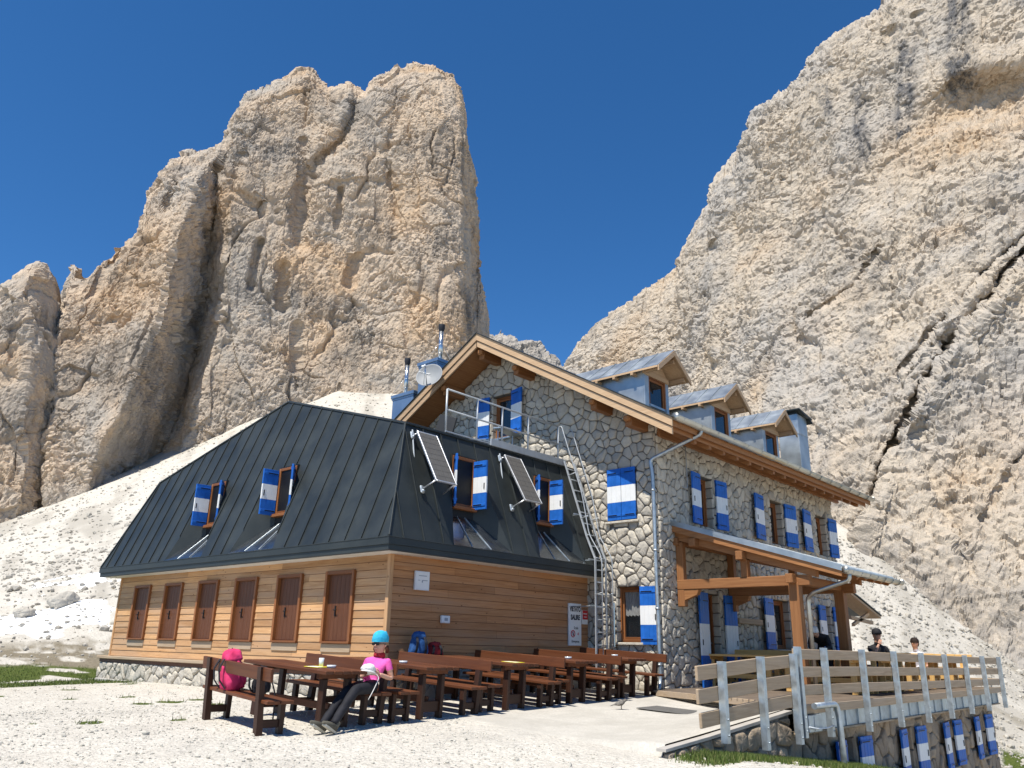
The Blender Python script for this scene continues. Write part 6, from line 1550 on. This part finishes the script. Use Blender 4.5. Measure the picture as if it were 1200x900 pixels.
# --- three guests on the terrace
WS = 1.0
def guest(label, pel, che, hd, f, s, arms, legs, shirt, trousers, hair, scale=1.0, cap=None):
    t = thing('person', label, 'person', (pel[0], pel[1], DZ), 0)
    pel, che, hd = Vector(pel), Vector(che), Vector(hd); nec = che+(hd-che)*.52; up_ = (che-pel).normalized(); f, s = Vector(f), Vector(s)
    J = dict(pel=J_(pel, (.15, .125)), waist=J_(pel+(che-pel)*.45, (.145, .12)), che=J_(che, (.165, .125)), nec0=J_(che+(nec-che)*.7, (.085, .07)), nec=J_(nec, .058), hd0=J_(hd-(hd-nec).normalized()*.05+f*.012, .08), hd=J_(hd, .102), hd1=J_(hd+(hd-nec).normalized()*.065, .078))
    E = [('pel', 'waist'), ('waist', 'che'), ('che', 'nec0'), ('nec0', 'nec'), ('nec', 'hd0'), ('hd0', 'hd'), ('hd', 'hd1')]; BM = {('pel', 'waist'): 1, ('waist', 'che'): 1, ('che', 'nec0'): 1}
    for q, sg in (('L', 1), ('R', -1)):
        sh = che+s*sg*.19+up_*.05; el, wr = Vector(arms[q][0]), Vector(arms[q][1]); hip = pel+s*sg*.09; kn, an = Vector(legs[q][0]), Vector(legs[q][1])
        J.update({'sh'+q: J_(sh, .066), 'ua'+q: J_(sh+(el-sh)*.5, .052), 'el'+q: J_(el, .042), 'wr'+q: J_(wr, .029), 'hip'+q: J_(hip, .095), 'kn'+q: J_(kn, .064), 'an'+q: J_(an, .046)})
        E += [('che', 'sh'+q), ('sh'+q, 'ua'+q), ('ua'+q, 'el'+q), ('el'+q, 'wr'+q), ('pel', 'hip'+q), ('hip'+q, 'kn'+q), ('kn'+q, 'an'+q)]
        BM.update({('che', 'sh'+q): 1, ('sh'+q, 'ua'+q): 1, ('ua'+q, 'el'+q): 1 if arms.get('long') else 0, ('el'+q, 'wr'+q): 1 if arms.get('long') else 0, ('pel', 'hip'+q): 2, ('hip'+q, 'kn'+q): 2, ('kn'+q, 'an'+q): 2})
    def ex(mb):
        face_bits(mb, hd, f, s, 0)
        for q in 'LR':
            w_ = Vector(arms[q][1]); d = (w_-Vector(arms[q][0])).normalized(); hand(mb, w_, d, f*-1+Vector((0, 0, -.2)), 0, .5)
    skin_body('body', J, E, t, ['skin_tone', shirt, trousers], BM, ex)
    for q in 'LR': shoe(t, Vector(legs[q][1])+Vector((0, 0, -.06-.02)), f, Vector((0, 0, 1)), .27, 'boot_sole', 'black_nylon')
    m, u_ = cap_mesh(hd+(hd-nec).normalized()*.035-f*.012, f, s, .104, 1.0)
    m.tube([hd-f*.06-Vector((0, 0, .05)), hd-f*.085+Vector((0, 0, .0)), hd-f*.06+Vector((0, 0, .06))], [.06, .07, .06], 12); m.build('hair', hair, t)
    m = MB()
    for q in (-1, 1): m.lathe([(0, .004), (.008, .003), (.009, 0)], hd+f*.094+s*q*.032+Vector((0, 0, .012)), 8, 0, f)
    m.build('eye', 'black_iron', t)
    if cap:
        m, u_ = cap_mesh(hd+(hd-nec).normalized()*.045, f, s, .112, 1.05); P = [hd+(hd-nec).normalized()*.05+f*.10+s*a for a in (-.075, 0, .075)]
        m.prism([hd+(hd-nec).normalized()*.05+f*(.09+.085*math.cos(a))+s*.082*math.sin(a) for a in np.linspace(-1.5, 1.5, 9)], (hd-nec).normalized()*.008); m.build('cap', cap, t)
    return t
b_ = DZ+.455
f1, s1_ = Vector((-.80, -.60, 0)), Vector((.60, -.80, 0)); p0 = Vector((21.55, 7.02, b_+.08))
pn = guest('man in black shirt and black cap on the terrace, one hand at his mouth', p0, p0+Vector((.03, .02, .40)), p0+Vector((-.02, -.02, .72)), f1, s1_,
           {'L': (p0+Vector((.17, -.28, .14)), p0+Vector((-.16, -.36, .02))), 'R': (p0+Vector((-.27, .04, .20)), p0+Vector((-.15, -.09, .52)))},
           {'L': (p0+Vector((-.30, -.38, -.02)), p0+Vector((-.32, -.40, -.58))), 'R': (p0+Vector((-.40, -.16, -.02)), p0+Vector((-.42, -.18, -.58)))}, 'black_shirt', 'blue_jeans', 'dark_hair', cap='black_shirt')
f2, s2_ = Vector((-.95, .30, 0)), Vector((-.30, -.95, 0)); p0 = Vector((24.55, 7.0, b_-.01))
guest('person with short dark hair and white shirt sitting on the terrace, turned away', p0, p0+Vector((.02, 0, .36)), p0+Vector((-.03, .0, .67)), f2, s2_,
      {'L': (p0+Vector((-.02, -.26, .10)), p0+Vector((-.26, -.16, .04))), 'R': (p0+Vector((-.06, .26, .10)), p0+Vector((-.28, .12, .04)))},
      {'L': (p0+Vector((-.42, -.02, -.02)), p0+Vector((-.44, -.02, -.50))), 'R': (p0+Vector((-.40, .22, -.02)), p0+Vector((-.42, .22, -.50)))}, 'white_shirt', 'black_trousers', 'dark_hair')
f3, s3_ = Vector((-.90, -.40, -.15)).normalized(), Vector((.40, -.90, 0)); p0 = Vector((19.55, 7.55, DZ+1.02))
guest('person in dark jacket and white cap bending over a table by the porch post', p0, p0+Vector((-.46, -.06, .14)), p0+Vector((-.84, -.10, .24)), f3, s3_,
      {'L': (p0+Vector((-.48, -.30, -.06)), p0+Vector((-.72, -.28, -.12))), 'R': (p0+Vector((-.62, .10, -.06)), p0+Vector((-.86, .0, -.12))), 'long': 1},
      {'L': (p0+Vector((-.02, -.10, -.46)), p0+Vector((.05, -.10, -.93))), 'R': (p0+Vector((-.06, .10, -.46)), p0+Vector((.02, .10, -.93)))}, 'black_nylon', 'black_trousers', 'brown_hair', cap='white_cap')
# ---------------------------------------------------------------- camera, sun, sky
cam_d = bpy.data.cameras.new('camera'); cam = bpy.data.objects.new('camera', cam_d); COL.objects.link(cam)
yaw, pit, rol = R(41.88289), R(18.23753), R(1.17542)
fw = Vector((math.cos(yaw)*math.cos(pit), math.sin(yaw)*math.cos(pit), math.sin(pit)))
rt = Vector((math.sin(yaw), -math.cos(yaw), 0)); up = rt.cross(fw)
rt2 = rt*math.cos(rol)+up*math.sin(rol); up2 = -rt*math.sin(rol)+up*math.cos(rol)
mat = Matrix((rt2, up2, -fw)).transposed().to_4x4()
cam.matrix_world = mat
cam_d.sensor_width = 36; cam_d.lens = 937/1200*36; cam_d.clip_start = .05; cam_d.clip_end = 5000
scene.camera = cam
S = Vector((-1, -.09, 1.94)).normalized()
sl = bpy.data.lights.new('sun', 'SUN'); sun = bpy.data.objects.new('sun', sl); COL.objects.link(sun)
sl.energy = SUN_E; sl.angle = R(.53); sl.color = (1, .955, .87)
sun.rotation_euler = S.to_track_quat('Z', 'Y').to_euler(); sun.location = (-30, -5, 60)
w = bpy.data.worlds.new('World'); scene.world = w; w.use_nodes = True
nt = w.node_tree; bg = nt.nodes['Background']
sky = nt.nodes.new('ShaderNodeTexSky'); sky.sky_type = 'NISHITA'; sky.sun_disc = False
sky.sun_elevation = math.asin(S.z); sky.sun_rotation = math.atan2(S.x, S.y)
sky.altitude = 2500; sky.air_density = SKY_AIR; sky.dust_density = .1; sky.ozone_density = SKY_OZ
hs = nt.nodes.new('ShaderNodeHueSaturation'); hs.inputs['Saturation'].default_value = SKY_SAT; hs.inputs['Value'].default_value = 1.0
nt.links.new(sky.outputs[0], hs.inputs['Color']); nt.links.new(hs.outputs[0], bg.inputs[0]); bg.inputs[1].default_value = SKY_S
scene.view_settings.view_transform = 'Standard'; scene.view_settings.look = 'None'
scene.view_settings.exposure = EXPO; scene.view_settings.gamma = 1
scene.render.engine = 'CYCLES'
scene.cycles.use_denoising = True; scene.cycles.max_bounces = 8; scene.cycles.diffuse_bounces = 4
scene.cycles.use_adaptive_sampling = True; scene.cycles.adaptive_threshold = .01
